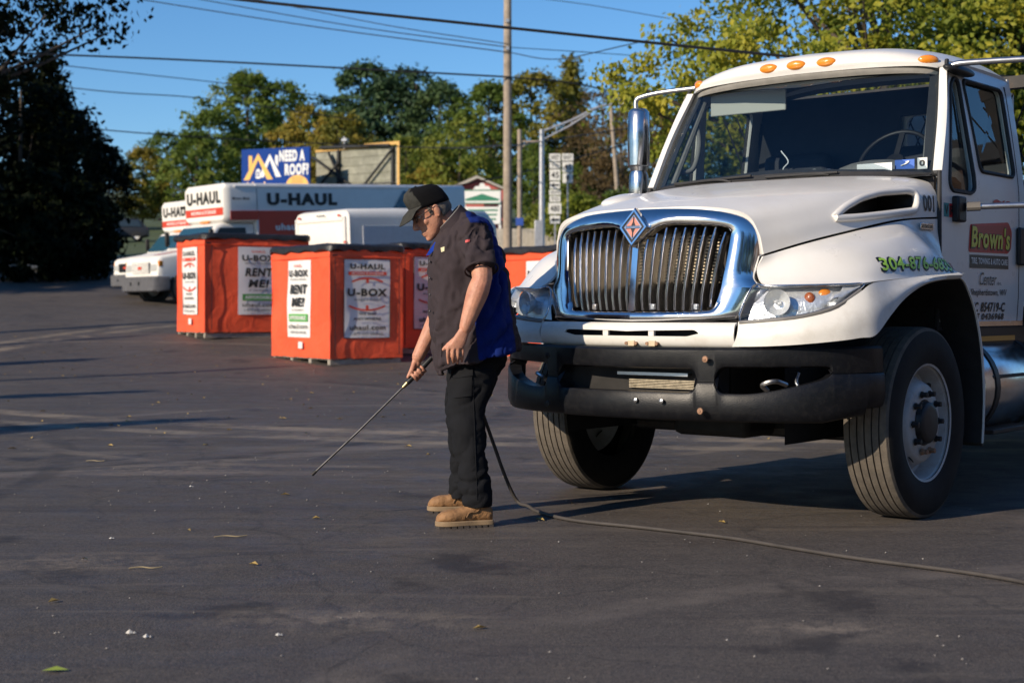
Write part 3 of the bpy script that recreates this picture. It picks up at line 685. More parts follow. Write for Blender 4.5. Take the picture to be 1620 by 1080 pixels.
obj('grab_handle', tube(catmull([(-.86,.70,2.02),(-.80,.76,2.05),(-.78,.80,2.2),(-.82,.84,2.33),(-.86,.86,2.36)], 6), .017), M_intg, truck, 60)
obj('inner_pillar_trim', tube([(.87,.62,1.93),(.80,.90,2.5)], .022), M_intg, truck); obj('inner_pillar_trim', tube([(-.87,.62,1.93),(-.80,.90,2.5)], .022), M_intg, truck)
# things on the dash
M_pap = mat('paper', (.75,.75,.72), .8)
obj('toll_tag', box(.79, .515, 1.962, .12, .004, .055), mat('tag_blue', (.03,.12,.5), .4), truck)
obj('tag_swirl', tube(catmull([(.77,.508,1.955),(.80,.508,1.965),(.82,.508,1.978),(.80,.508,1.975)], 4), .004), M_pap, truck)
obj('inspection_sticker', box(.885, .545, 1.965, .06, .004, .065), M_pap, truck)
obj('sticker_number', text_on('0', lambda u, v: (u, .541, v), .867, .903, 1.948, 1.985, .05), M_decb, truck, 0)
obj('registration_card', box(.62, .475, 1.945, .22, .004, .06, None), M_pap, truck)
obj('loose_cable', tube(catmull([(.02,.56,1.9),(-.02,.55,1.98),(.01,.56,2.03),(-.05,.58,2.10)], 6), .004), M_pap, truck)
obj('loose_cable', tube(catmull([(.14,.56,1.9),(.13,.55,1.95),(.18,.56,1.97),(.22,.58,1.96)], 6), .004), M_pap, truck)
obj('radio_handset', box(.28, .57, 1.93, .05, .05, .08), M_alu, truck, bevel=.01)
obj('dash_camera', box(-.02, .60, 1.96, .10, .03, .07), M_black, truck, bevel=.01)
obj('paper_sheet', box(-.35, .56, 1.93, .2, .12, .004, Matrix.Rotation(R(6),4,'Y')), M_pap, truck)
# wiper blades and cowl
obj('cowl', grid([[Vector((x,.36+.14*x*x,1.885)) for x in (-.95,-.5,0,.5,.95)], [Vector((x,.41+.14*x*x,1.905)) for x in (-.95,-.5,0,.5,.95)]]), M_rub, truck)
for a, b, c in (((.05,.41,1.91),(.30,.40,1.925),(.36,.41,1.915)),((-.75,.46,1.92),(-.42,.40,1.93),(-.30,.40,1.91))):
    obj('wiper', tube(catmull([a, b, c], 6), .009), M_rub, truck)
obj('wiper_blade', tube([(-.75,.455,1.925),(-.15,.385,1.94)], .008), M_rub, truck); obj('wiper_blade', tube([(-.05,.385,1.925),(.42,.405,1.93)], .008), M_rub, truck)
# ---- mirrors
mr = empty('side_mirror'); mr.parent = truck          # passenger side, seen beyond the hood
def mir_ring(z, w, d): return [Vector((-1.26+a, .80+b, z)) for a, b in [(p[0], p[1]) for p in rounded_rect(-w, w, -d, d, min(w, d)*.95, 5)]]
obj('mirror_shell', loft([mir_ring(2.085,.055,.05), mir_ring(2.10,.072,.07), mir_ring(2.30,.076,.075), mir_ring(2.46,.072,.07), mir_ring(2.485,.05,.05)]), M_chromed, mr, 50)
obj('mirror_neck', loft([mir_ring(2.062,.058,.052), mir_ring(2.092,.062,.058)]), M_chromed, mr, 50)
obj('spot_mirror_shell', loft([mir_ring(1.86,.055,.055), mir_ring(1.90,.07,.066), mir_ring(2.03,.066,.062), mir_ring(2.066,.05,.05)]), M_chromed, mr, 50)
obj('mirror_arm', tube(catmull([(-1.27,.78,2.47),(-1.27,.78,2.535),(-1.24,.79,2.562),(-1.1,.82,2.585),(-.86,.88,2.60)], 6), .016, 10), M_alu, mr, 60)
obj('lower_mirror_arm', tube([(-1.3,.78,1.86),(-1.25,.80,1.72),(-1.0,.85,1.70)], .016, 10), M_alu, mr, 60)
mr = empty('side_mirror'); mr.parent = truck
obj('mirror_arm', tube(catmull([(.93,.86,2.565),(1.02,.88,2.575),(1.45,1.02,2.575),(1.55,1.05,2.56),(1.58,1.06,2.5)], 6), .019, 10), M_alu, mr, 60)
obj('arm_foot', xf(ball((0,0,0), .06,.20,.032), Matrix.Translation((.925,.98,2.55)) @ Matrix.Rotation(R(18),4,'Y')), M_black, mr, 60)
obj('lower_mirror_arm', tube(catmull([(1.06,.80,1.72),(1.2,.86,1.722),(1.50,1.0,1.735),(1.56,1.03,1.80)], 6), .018, 10), M_alu, mr, 60)
obj('arm_bracket', box(1.018, .755, 1.705, .05, .12, .15), M_black, mr, bevel=.012)
obj('arm_clamp', tube([(1.05,.79,1.72),(1.12,.82,1.722)], .027, 10), mat('clamp_grey', (.14,.13,.12), .6, .3), mr)
obj('mirror_shell', box(1.58, 1.10, 2.2, .24, .13, .55), M_chrome, mr, bevel=.05, seg=4)
# ---- fuel tank, deck, headboard
tk = empty('fuel_tank'); tk.parent = truck
obj('tank_barrel', revolve([(0,.80),(.25,.80),(.29,.83),(.295,.86),(.295,2.1),(.25,2.16),(0,2.16)], 36, 'y'), M_chromed, tk, 40).location = (.86, 0, .66)
for y in (1.0, 1.7): obj('tank_strap', revolve([(.297,y-.03),(.303,y-.03),(.303,y+.03),(.297,y+.03)], 36, 'y'), M_black, tk, 30).location = (.86, 0, .66)
obj('sill_reflector', box(1.02, 1.35, .945, .01, .55, .03), mat('amber_reflector', (.55,.25,.03), .4), truck)
obj('side_skirt', box(.99, 1.3, .96, .03, 1.1, .10), M_black, truck)
dk = empty('flatbed'); dk.parent = truck
obj('deck_plate', box(0, 5.0, 1.10, 2.5, 5.9, .08), M_steel, dk, bevel=.01)
for s in (1, -1): obj('side_rail', box(s*1.22, 5.0, 1.2, .06, 5.9, .16), M_whitelow, dk, bevel=.008)
for k in range(8): obj('crossmember', box(0, 2.3+k*.75, 1.0, 2.3, .08, .12), M_steel, dk)
hd = empty('headboard'); hd.parent = truck
for x in (-1.1, -.38, .38, 1.1): obj('upright', box(x, 2.12, 1.85, .07, .07, 1.5), M_steel, hd)
obj('top_rail', box(0, 2.12, 2.62, 2.3, .08, .08), M_steel, hd)
for k in range(20):
    a = -1.1+k*.11
    for dx in (.28, -.28): obj('mesh_strand', tube([(a, 2.12, 1.9), (a+dx, 2.12, 2.55)], .006, 4), M_steel, hd, 0)
obj('tool_panel', box(.30, 2.45, 2.3, .8, .06, .6), mat('panel_cream', (.62,.58,.48), .6, var=.1), hd)
# ---- writing
ef = lambda u, v: on_side(bv_hood, u, v, .0035)
obj('number_lettering', text_on('001', ef, .345, .475, 1.675, 1.770, .02), M_decb, truck, 0)
fdec = lambda off: (lambda u, v: on_side(bv_f, u, v+.015*math.sin((u+.5)*3.2), off))
tx0, tx1, tz0, tz1 = -.52, .27, 1.322, 1.388
obj('phone_lettering_shadow', text_on('304-876-6835', fdec(.003), tx0-.012, tx1+.014, tz0-.012, tz1+.006, .05, .12), M_decb, truck, 0)
obj('phone_lettering', text_on('304-876-6835', fdec(.006), tx0, tx1, tz0, tz1, .018, .12), M_decg, truck, 0)
obj('model_badge', box(.998, .345, 1.588, .008, .17, .038), M_chromed, truck, bevel=.003)
obj('badge_lettering', text_on('DURASTAR', lambda u, v: (1.0035, u, v), .27, .42, 1.577, 1.598, .03), M_decb, truck, 0)
# door signwriting, on the door skin (x = 1.03)
D = lambda off: (lambda u, v: (xs(v)+.002+off, u+.075*(u > .8), v))
def dtext(nm, s, y0, y1, z0, z1, m, off=.002, bold=.02, shear=0): return obj(nm, text_on(s, D(off), y0, y1, z0, z1, bold, shear), m, truck, 0)
def dplate(nm, poly, m, off=0): return obj(nm, poly_on(poly, D(off)), m, truck, 0)
dplate('sticker', [(.575,1.655),(.645,1.655),(.645,1.735),(.575,1.735)], mat('sticker_teal', (.03,.25,.27), .5)); dplate('sticker', [(.652,1.655),(.722,1.655),(.722,1.735),(.652,1.735)], M_decr)
dtext('sticker_letter', 'V', .585, .635, 1.668, 1.722, M_decb); dtext('sticker_letter', 'R', .662, .712, 1.668, 1.722, M_decb)
dplate('name_plaque_border', fillet([(.86,1.462),(.885,1.628),(1.50,1.665),(1.56,1.61),(1.545,1.50),(1.49,1.468)], .02, 3), M_decr)
dplate('name_plaque', fillet([(.88,1.476),(.90,1.615),(1.49,1.648),(1.54,1.604),(1.525,1.508),(1.48,1.482)], .02, 3), mat('plaque_maroon', (.38,.015,.012), .4), .0015)
dtext('name_lettering_shadow', "Brown's", .885, 1.53, 1.482, 1.630, M_decb, .003, .06, .15); dtext('name_lettering', "Brown's", .895, 1.515, 1.492, 1.624, M_decy, .0045, .03, .15)
dplate('trade_plaque', [(.88,1.368),(1.50,1.372),(1.50,1.452),(.88,1.448)], M_decb)
dtext('trade_lettering', 'TIRE, TOWING & AUTO CARE', .90, 1.48, 1.388, 1.432, M_decw, .002, .03)
dtext('centre_lettering', 'Center', 1.03, 1.30, 1.268, 1.345, M_decb, .002, 0, .35); dtext('centre_suffix', 'Inc.', 1.32, 1.38, 1.272, 1.292, M_decb, .002, .02)
dtext('town_lettering', 'Shepherdstown, WV', .90, 1.47, 1.195, 1.245, M_decb, .002, .02)
dtext('carrier_prefix', 'MC', .905, 1.03, 1.105, 1.165, M_decb, .002, .03, .1); dtext('carrier_lettering', '854719-C', 1.07, 1.46, 1.105, 1.165, M_decb, .002, .03, .1); dtext('registry_prefix', 'DOT', .905, 1.06, 1.058, 1.098, M_decb, .002, .03, .1); dtext('registry_lettering', '0436968', 1.09, 1.45, 1.058, 1.098, M_decb, .002, .03, .1)
dtext('door_flourish', '~~', 1.25, 1.62, 1.765, 1.80, M_decr, .002, .03)
# ================================================================ the man with the blow wand (x = forward, y = his left, z = up)
PO = Vector((-.22, 7.97, 0)); PR = R(190)
person = empty('person', PO, PR, 'man in black cap, charcoal and blue work shirt and tan boots, looking down', 'person')
fx, fy = math.cos(PR), math.sin(PR)
def pp(x, y, l):                             # a point of the figure: image position and distance left of his middle
    k = (x-810)/F_PX; f = (k*(PO.y+fx*l)-PO.x+fy*l)/(fx-k*fy) if False else None
    # X = PO.x + fx f - fy l ; Y = PO.y + fy f + fx l
    f = (k*(PO.y+fx*l)-PO.x+fy*l)/(fx-k*fy); Y = PO.y+fy*f+fx*l
    return Vector((f, l, CAM_H-(y-HOR)/F_PX*Y))
M_skin = mat('skin', (.50, .240, .155), .55, var=.2, vscale=26, bump=.22, bscale=120, dirt=(.36, .11, .07), dscale=18, damt=.6)
M_skin.node_tree.nodes['Principled BSDF'].inputs['Subsurface Weight'].default_value = .12
M_skin.node_tree.nodes['Principled BSDF'].inputs['Subsurface Radius'].default_value = (.01, .004, .002)
M_shirt = mat('charcoal_cloth', (.036, .027, .031), .9, spec=.25, var=.12, vscale=9, bump=.35, bscale=260)
M_blue = mat('blue_cloth', (.004, .036, .30), .85, spec=.25, var=.12, vscale=9, bump=.35, bscale=260)
M_pants = mat('black_work_cloth', (.0075, .008, .010), .9, spec=.2, var=.2, vscale=7, bump=.3, bscale=220)
M_boot = mat('tan_leather', (.27, .14, .058), .72, var=.22, vscale=14, bump=.45, bscale=70, dirt=(.16, .09, .05), dscale=18, damt=.5)
M_sole = mat('boot_sole', (.24, .165, .095), .8, var=.2, vscale=20)
M_solet = mat('boot_tread', (.05, .04, .035), .85)
M_capb = mat('cap_black_mesh', (.006, .006, .007), .95, spec=.15, bump=.6, bscale=300)
M_capg = mat('cap_grey_cloth', (.040, .040, .036), .95, spec=.2, var=.25, vscale=30, bump=.4, bscale=220)
M_hair = mat('grey_hair', (.16, .135, .11), .7, var=.4, vscale=90, bump=1.0, bscale=200)
M_frame = mat('spectacle_frame', (.03, .02, .015), .3)
def oring(c, ax, ay, az, e=2.0, n=28):       # ring with half-axis vectors
    out = []
    for k in range(n):
        a = 2*math.pi*k/n; ca, sa = math.cos(a), math.sin(a)
        out.append(Vector(c)+ax*(math.copysign(abs(ca)**(2/e), ca))+ay*(math.copysign(abs(sa)**(2/e), sa)))
    return out
def limb(P, r, n=16, flat=None, sub=4):      # tapering limb through joints, rounded ends
    P = [Vector(p) for p in P]; pts = catmull(P, sub)
    rr = catmull([Vector((q, 0, 0)) for q in r], sub); rs = [v.x for v in rr]
    t0 = (pts[0]-pts[1]).normalized(); t1 = (pts[-1]-pts[-2]).normalized()
    pts = [pts[0]+t0*rs[0]*.9, pts[0]+t0*rs[0]*.55]+pts+[pts[-1]+t1*rs[-1]*.55, pts[-1]+t1*rs[-1]*.9]
    rs = [rs[0]*.25, rs[0]*.75]+rs+[rs[-1]*.75, rs[-1]*.25]
    return tube(pts, rs, n)
def fold(vf, amp, sc, st=(1,1,1), seed=0.0):  # cloth creases: moves points along their normals
    m = mesh_of('t', vf, None, 0); N = [v.normal.copy() for v in m.vertices]; bpy.data.meshes.remove(m)
    out = []
    for p, n in zip(vf[0], N):
        q = Vector((p.x*st[0], p.y*st[1], p.z*st[2]))*sc+Vector((seed, seed, seed))
        a = 1-abs(noise.noise(q))*2; b = noise.noise(q*2.3)
        out.append(p+n*amp*(a*.8+b*.5-.4))
    return out, vf[1]
# ---- head frame
HO = pp(683, 334, .05); th = R(32)
HM = Matrix.Translation(HO) @ Matrix.Rotation(R(6), 4, 'Z') @ Matrix.Rotation(th, 4, 'Y') @ Matrix.Scale(.94, 4)
hv = lambda x, y, z: HM @ Vector((x, y, z))
def hx(vf): return xf(vf, HM)
skull = []
for z, c, a, b in ((-.132,.078,.022,.022),(-.128,.07,.036,.034),(-.112,.054,.054,.048),(-.085,.032,.078,.060),(-.05,.014,.096,.069),(-.015,.004,.104,.0735),(.02,.0,.106,.076),(.055,-.003,.106,.077),(.09,-.005,.098,.072),(.12,-.006,.078,.058),(.138,-.006,.042,.032)):
    skull.append([Vector((c+a*math.cos(t*math.pi/12), b*math.sin(t*math.pi/12)*(1-.10*max(0, math.cos(t*math.pi/12))), z)) for t in range(24)])
parts = [hx(loft(skull))]
nose = [[Vector((x+d*math.cos(t*math.pi/5), w*math.sin(t*math.pi/5), z)) for t in range(10)] for x, d, w, z in ((.094,.010,.008,.038),(.103,.014,.010,.015),(.116,.018,.012,-.008),(.128,.020,.0165,-.030),(.129,.018,.020,-.042),(.112,.012,.015,-.054))]
parts.append(hx(loft(nose)))
parts += [hx(ball((.104,0,-.082), .016, .026, .009)), hx(ball((.100,0,-.096), .016, .024, .009)), hx(ball((.086,0,-.122), .026, .028, .020)), hx(ball((.088,0,-.066), .018, .034, .016))]
for s in (1, -1):
    parts += [hx(ball((.082, s*.032, .034), .018, .028, .010)), hx(ball((.068, s*.044, -.028), .022, .018, .022)),
              hx(ball((-.012, s*.080, .0), .020, .011, .034)), hx(ball((-.006, s*.079, -.03), .011, .009, .014))]
# neck, trunk, limbs inside the clothes
parts.append(limb([hv(-.03,0,-.03), hv(-.045,0,-.10), pp(722, 372, .05), pp(738, 392, .05)], [.062,.060,.066,.09]))
parts.append(limb([hv(.03,0,-.10), pp(712, 385, .05)], [.035,.05]))
parts.append(limb([pp(738,395,.06), pp(742,440,.06), pp(748,500,.05), pp(752,555,.04)], [.13,.15,.15,.14]))
LSH, LEL, LWR = pp(757,376,.245), pp(763,441,.365), pp(736,519,.375)
RSH, REL, RWR = pp(742,378,-.13), pp(712,462,-.22), pp(661,565,-.155)
parts.append(limb([LSH.lerp(LEL,.2), LSH.lerp(LEL,.6), LEL], [.045,.056,.052]))
parts.append(limb([LEL, LEL.lerp(LWR,.28), LEL.lerp(LWR,.65), LWR], [.050,.056,.045,.033]))
parts.append(limb([RSH.lerp(REL,.1), RSH.lerp(REL,.6), REL], [.048,.056,.052]))
parts.append(limb([REL, REL.lerp(RWR,.28), REL.lerp(RWR,.65), RWR], [.050,.056,.045,.034]))
for l, hp, kn, an in ((.115,(752,588),(742,690),(755,798)), (-.115,(742,588),(733,690),(732,786))):
    parts.append(limb([pp(*hp, l), pp(*kn, l*1.62), pp(*an, l*2.33)], [.07,.038,.030]))
# left hand, hanging open
def finger(P, r): return limb(P, r, 10, sub=3)
kn = [pp(709.5,549,.382), pp(717,552,.386), pp(724.5,552,.384), pp(731.5,548.5,.378)]
tip = [pp(709.5,574.5,.353), pp(717,573.5,.346), pp(724,574,.346), pp(730.5,572,.348)]
mid_ = [pp(708.5,560,.378), pp(716.8,563,.380), pp(724.6,563,.378), pp(732,560,.373)]
w0 = LWR.copy(); fa_ = Vector((1,0,0)); la = Vector((0,1,0))
def hand_ring(c, w, t, ax, ay): return [Vector(c)+ax*(w*math.copysign(abs(math.cos(a*math.pi/8))**.75, math.cos(a*math.pi/8)))+ay*(t*math.copysign(abs(math.sin(a*math.pi/8))**.75, math.sin(a*math.pi/8))) for a in range(16)]
axh = (kn[0]-kn[3]).normalized(); ayh = Vector((0,1,0))
kc = (kn[0]+kn[1]+kn[2]+kn[3])/4
parts.append(loft([hand_ring(w0+(w0-kc)*.25, .024, .022, axh, ayh), hand_ring(w0, .029, .021, axh, ayh), hand_ring(w0.lerp(kc,.4), .037, .019, axh, ayh), hand_ring(w0.lerp(kc,.8), .043, .0155, axh, ayh), hand_ring(w0.lerp(kc,1.03), .042, .012, axh, ayh)]))
for a, b, c, q in zip(kn, mid_, tip, (.0098,.0102,.0098,.0086)):
    parts.append(finger([a.lerp(w0,.25), a, b, b.lerp(c,.55)+Vector((0,-.001,0)), c], [q*1.1, q*1.1, q, q*.93, q*.80]))
parts.append(finger([pp(726,532,.372), pp(714,541,.372), pp(706,548,.368), pp(701,553,.362)], [.014,.0125,.0105,.0085]))
# right hand, closed round the wand grip
G0, G1 = pp(672, 577, -.13), pp(640, 610, -.13)            # grip axis
gd = (G1-G0).normalized(); n2 = Vector((0,1,0)); n1 = n2.cross(gd).normalized()
if n1.z < 0: n1 = -n1                                       # up and forward of the grip
def around(s, ang, r): c = G0+gd*s; return c+(n2*-math.cos(ang)-n1*math.sin(ang))*r
pc = [around(s, R(-25), .030) for s in (.018,.040,.062,.083)]
for s, q in zip((.022,.044,.066,.087), (.0088,.0098,.0104,.0098)):
    parts.append(finger([around(s, R(a), rr_) for a, rr_ in ((-35,.036),(10,.032),(70,.028),(130,.024),(185,.024),(215,.021))], [q*1.15,q*1.12,q,q,q*.92,q*.8]))
pcen = around(.052, R(-35), .036)
ax2 = gd; ay2 = (n2*-.7+n1*.5).normalized()
parts.append(loft([hand_ring(RWR+(RWR-pcen)*.2, .026,.024, ax2, ay2), hand_ring(RWR, .030,.023, ax2, ay2), hand_ring(RWR.lerp(pcen,.45), .040,.021, ax2, ay2), hand_ring(RWR.lerp(pcen,.85), .046,.018, ax2, ay2), hand_ring(RWR.lerp(pcen,1.12), .042,.012, ax2, ay2)]))
parts.append(finger([RWR.lerp(pcen,.35)+n1*.012, around(.062, R(-80), .034), around(.088, R(-100), .027), around(.112, R(-115), .023)], [.0155,.014,.0118,.0092]))
body = obj('body', remesh(join(*parts), .0042, 3, .5), M_skin, person, 0)
for p in body.data.polygons: p.use_smooth = True
# ---- trousers
def crease(vf, amp, sc, st, seed, k=6):
    m = mesh_of('t', vf, None, 0); N = [v.normal.copy() for v in m.vertices]; bpy.data.meshes.remove(m); out = []
    for p, n in zip(vf[0], N):
        q = Vector((p.x*st[0]+p.z*.6, p.y*st[1], p.z*st[2]))*sc+Vector((seed, seed, seed)); w = max(0, noise.noise(q*.35)+.25)
        out.append(p-n*amp*w*(1-abs(noise.noise(q)))**k)
    return out, vf[1]
tr = []
tr.append(limb([pp(752,588,.115), pp(738,645,.14), pp(741,690,.185), pp(748,735,.225), pp(755,795,.268)], [.130,.104,.094,.089,.084], 20))
tr.append(limb([pp(742,588,-.115), pp(733,645,-.14), pp(733,690,-.195), pp(733,735,-.235), pp(732,781,-.268)], [.128,.104,.092,.084,.078], 20))
tr.append(loft([oring(pp(752,600,.03), Vector((.10,0,0)), Vector((0,.14,0)), None), oring(pp(754,575,.04), Vector((.165,0,0)), Vector((0,.195,0)), None, 2.3), oring(pp(752,545,.05), Vector((.165,0,0)), Vector((0,.185,0)), None, 2.3), oring(pp(750,520,.05), Vector((.15,0,0)), Vector((0,.17,0)), None, 2.3)]))
tr_vf = remesh(join(*tr), .0085, 8, .5)
def pfold(vf):
    out, fc = fold(vf, .012, 5.5, (1,1,1.2), 3.1); out2, fc = fold((out, fc), .0035, 10, (1,1,1.5), 8.4)
    return out2, fc
tr_vf = crease(pfold(tr_vf), .024, 8, (.5,.5,1.5), 4.4, 5); tr_vf = crease(tr_vf, .016, 14, (.7,.7,1.3), 9.1, 7)
zc_n, zc_f = pp(754,800,.26).z, pp(737,787,-.26).z
tr_vf = ([Vector((p.x, p.y, max(p.z, (zc_n if p.y > 0 else zc_f)))) for p in tr_vf[0]], tr_vf[1])
trousers = obj('trousers', tr_vf, M_pants, person, 0)
for p in trousers.data.polygons: p.use_smooth = True
bv_t = BVHTree.FromPolygons(*tr_vf)
def side_patch(bv, corners, off, nu=8, nv=8):   # cloth patch lying on the side that faces the photographer
    c = [Vector((x, y)) for x, y in corners]; rows = []
    for i in range(nv+1):
        r = []
        for j in range(nu+1):
            u, v = j/nu, i/nv; q = (c[0]*(1-u)+c[1]*u)*(1-v)+(c[3]*(1-u)+c[2]*u)*v
            a, b = pp(q.x, q.y, .9), pp(q.x, q.y, -.3); h = bv.ray_cast(a, (b-a).normalized())
            r.append(h[0]+(a-b).normalized()*off if h[0] is not None else a.lerp(b, .6))
        rows.append(r)
    return grid(rows)
obj('side_seam', tube([p_[0]+Vector((0,0,0)) for p_ in side_patch(bv_t, [(748,600),(749,600),(756,790),(755,790)], .002, 1, 24)[0][::2] for p_ in [(p_,)]], .0022, 5), M_pants, trousers, 60)
obj('cargo_pocket', side_patch(bv_t, [(712,588),(747,582),(746,626),(716,630)], .006), M_pants, trousers, 60)
obj('pocket_flap', side_patch(bv_t, [(711,586),(748,580),(748,594),(712,599)], .011), M_pants, trousers, 60)
# ---- shirt
def tring(x0, x1, y, w, e=2.4, dy=0):
    a, b = pp(x0, y+dy, .06), pp(x1, y-dy, .06); return oring((a+b)/2, (a-b)/2, Vector((0, w, 0)), None, e, 36)
sh = [loft([tring(716,748,337,.085), tring(706,770,352,.165,2.2), tring(693,783,369,.205,2.3), tring(683,791,391,.222,2.4), tring(680,798,416,.222), tring(680,805,445,.228), tring(680,811,480,.236), tring(682,816,515,.245), tring(685,820,545,.250,2.4,8), tring(689,821,568,.252,2.4,16)])]
s0, s1 = pp(752,362,.225), pp(761,424,.345)
def sleeve(s0, s1, r0, r1):
    d = (s1-s0).normalized(); a = Vector((1,0,0)); a = (a-d*a.dot(d)).normalized(); b = d.cross(a)
    return loft([oring(s0-d*.05, a*r0*.6, b*r0*.6, None), oring(s0, a*r0, b*r0, None), oring(s0.lerp(s1,.5), a*(r0*.5+r1*.5), b*(r0*.45+r1*.45), None), oring(s1, a*r1, b*r1*.92, None), oring(s1+d*.012, a*r1*1.0, b*r1*.9, None)])
sh.append(sleeve(s0, s1, .088, .083))
sh.append(sleeve(pp(738,365,-.115), pp(722,428,-.205), .088, .084))
sh.append(loft([oring(pp(694,540,.12), Vector((.02,0,0)), Vector((0,.10,0)), None), oring(pp(695,575,.13), Vector((.022,0,0)), Vector((0,.09,0)), None), oring(pp(698,592,.135), Vector((.012,0,0)), Vector((0,.045,0)), None)]))
sh_vf = remesh(join(*sh), .0085, 4, .5)
def sfold(vf):
    vf = crease(vf, .040, 7, (1.5,1.5,.5), 2.2); vf = crease(vf, .028, 13, (1.2,1.2,.9), 6.1, 8)
    a = fold(vf, .018, 5.0, (1.2,1.2,.8), 1.7); return fold(a, .009, 12, (1.3,1.3,.9), 5.3)
sh_vf = sfold(sh_vf)
def panel_mat():
    m = M_shirt; nt = m.node_tree; b = nt.nodes['Principled BSDF']; at = nt.nodes.new('ShaderNodeAttribute'); at.attribute_name = 'panel'
    mr = nt.nodes.new('ShaderNodeMapRange'); mr.inputs['From Min'].default_value = -.0015; mr.inputs['From Max'].default_value = .0015; mx = nt.nodes.new('ShaderNodeMixRGB')
    src = b.inputs['Base Color'].links[0].from_socket; nt.links.new(at.outputs['Fac'], mr.inputs['Value']); nt.links.new(mr.outputs[0], mx.inputs[0]); nt.links.new(src, mx.inputs[1]); mx.inputs[2].default_value = (.002, .015, .13, 1); nt.links.new(mx.outputs[0], b.inputs['Base Color'])
M_shirt2 = M_shirt.copy(); panel_mat()
m = mesh_of('shirt', sh_vf, M_shirt, 0)
for p in m.polygons: p.use_smooth = True
axis_pts = [pp(735,345,0), pp(740,400,0), pp(743,450,0), pp(748,520,0), pp(754,580,0)]
def axis_f(z):
    for a, b in zip(axis_pts, axis_pts[1:]):
        if z >= b.z: t = (z-a.z)/(b.z-a.z); return a.x+(b.x-a.x)*max(0, min(1, t))
    return axis_pts[-1].x
d_sl = (s1-s0).normalized()
att = m.attributes.new('panel', 'FLOAT', 'POINT'); yk = pp(756, 352, .1).z
for v in m.vertices:
    c = v.co; x = c.x-axis_f(c.z); t = (c-s0).dot(d_sl); rad = (c-s0-d_sl*t).length
    lim0 = -.045+.075*smooth01((1.42-c.z)/.35); lim1 = -.165-.03*max(0, 1.45-c.z)
    val = min(x-lim1, lim0-x, c.z-.86)
    if abs(c.y-.06) > .19 and c.z > 1.2: val = min(val, rad-.095 if c.y > 0 else -.01)
    yoke = min(c.z-(yk-.012), abs(c.y-.06)-.05, .018-x, x+.12)
    att.data[v.index].value = max(val, yoke)
shirt = obj('shirt', m, None, person, 0)
bv_s = BVHTree.FromPolygons(*sh_vf)
obj('chest_logo', side_patch(bv_s, [(697,392),(703,390),(703,397),(698,399)], .004, 4, 4), mat('logo_thread', (.6,.55,.35), .8), shirt, 0)
obj('sleeve_tag', side_patch(bv_s, [(736,380),(743,378),(743,382),(736,384)], .004, 3, 3), mat('tag_red', (.55,.08,.08), .7), shirt, 0)
obj('sleeve_hem', tube([*oring(s1+d_sl*.008, (Vector((1,0,0))-d_sl*d_sl.x).normalized()*.087, d_sl.cross((Vector((1,0,0))-d_sl*d_sl.x).normalized())*.082, None, 2, 24)]+[oring(s1+d_sl*.008, (Vector((1,0,0))-d_sl*d_sl.x).normalized()*.087, d_sl.cross((Vector((1,0,0))-d_sl*d_sl.x).normalized())*.082, None, 2, 24)[0]], .006, 6, False), M_shirt2, shirt, 60)
# collar
cb, ct = pp(724,366,.06), pp(709,346,.06); cdir = (ct-cb).normalized(); cfw = Vector((cdir.z,0,-cdir.x)); 
if cfw.x < 0: cfw = -cfw
rows = []
for h, ra, rb in ((-.035,.098,.112),(.01,.090,.099),(.05,.086,.091),(.082,.088,.091),(.086,.098,.100),(.045,.106,.112),(-.02,.125,.140)):
    r = []
    for k in range(33):
        a = R(38+284*k/32); r.append(cb+cdir*(h+.03*-math.cos(a)*.6)+cfw*math.cos(a)*ra+Vector((0,1,0))*math.sin(a)*rb)
    rows.append(r)
collar = obj('collar', grid(rows), M_shirt2, shirt, 60)
obj('collar_piping', tube([p+Vector((0,0,.002)) for p in rows[3]], .006, 6), mat('collar_grey', (.19,.19,.18), .8), shirt, 60)
obj('collar_lining', shell(grid([[pp(674.5,404,.10), pp(681,394,.125), pp(689,383,.135)], [pp(680,403,.11), pp(687,396,.14), pp(695,386,.15)]]), .006), M_blue, shirt, 60)
# placket and buttons down the front edge
for y in (414, 440, 466, 492): 
    q = pp(681, y, .11); obj('shirt_button', ball(q+Vector((.004,.01,0)), .006, .006, .006), mat('button_dark', (.05,.05,.06), .3), shirt)
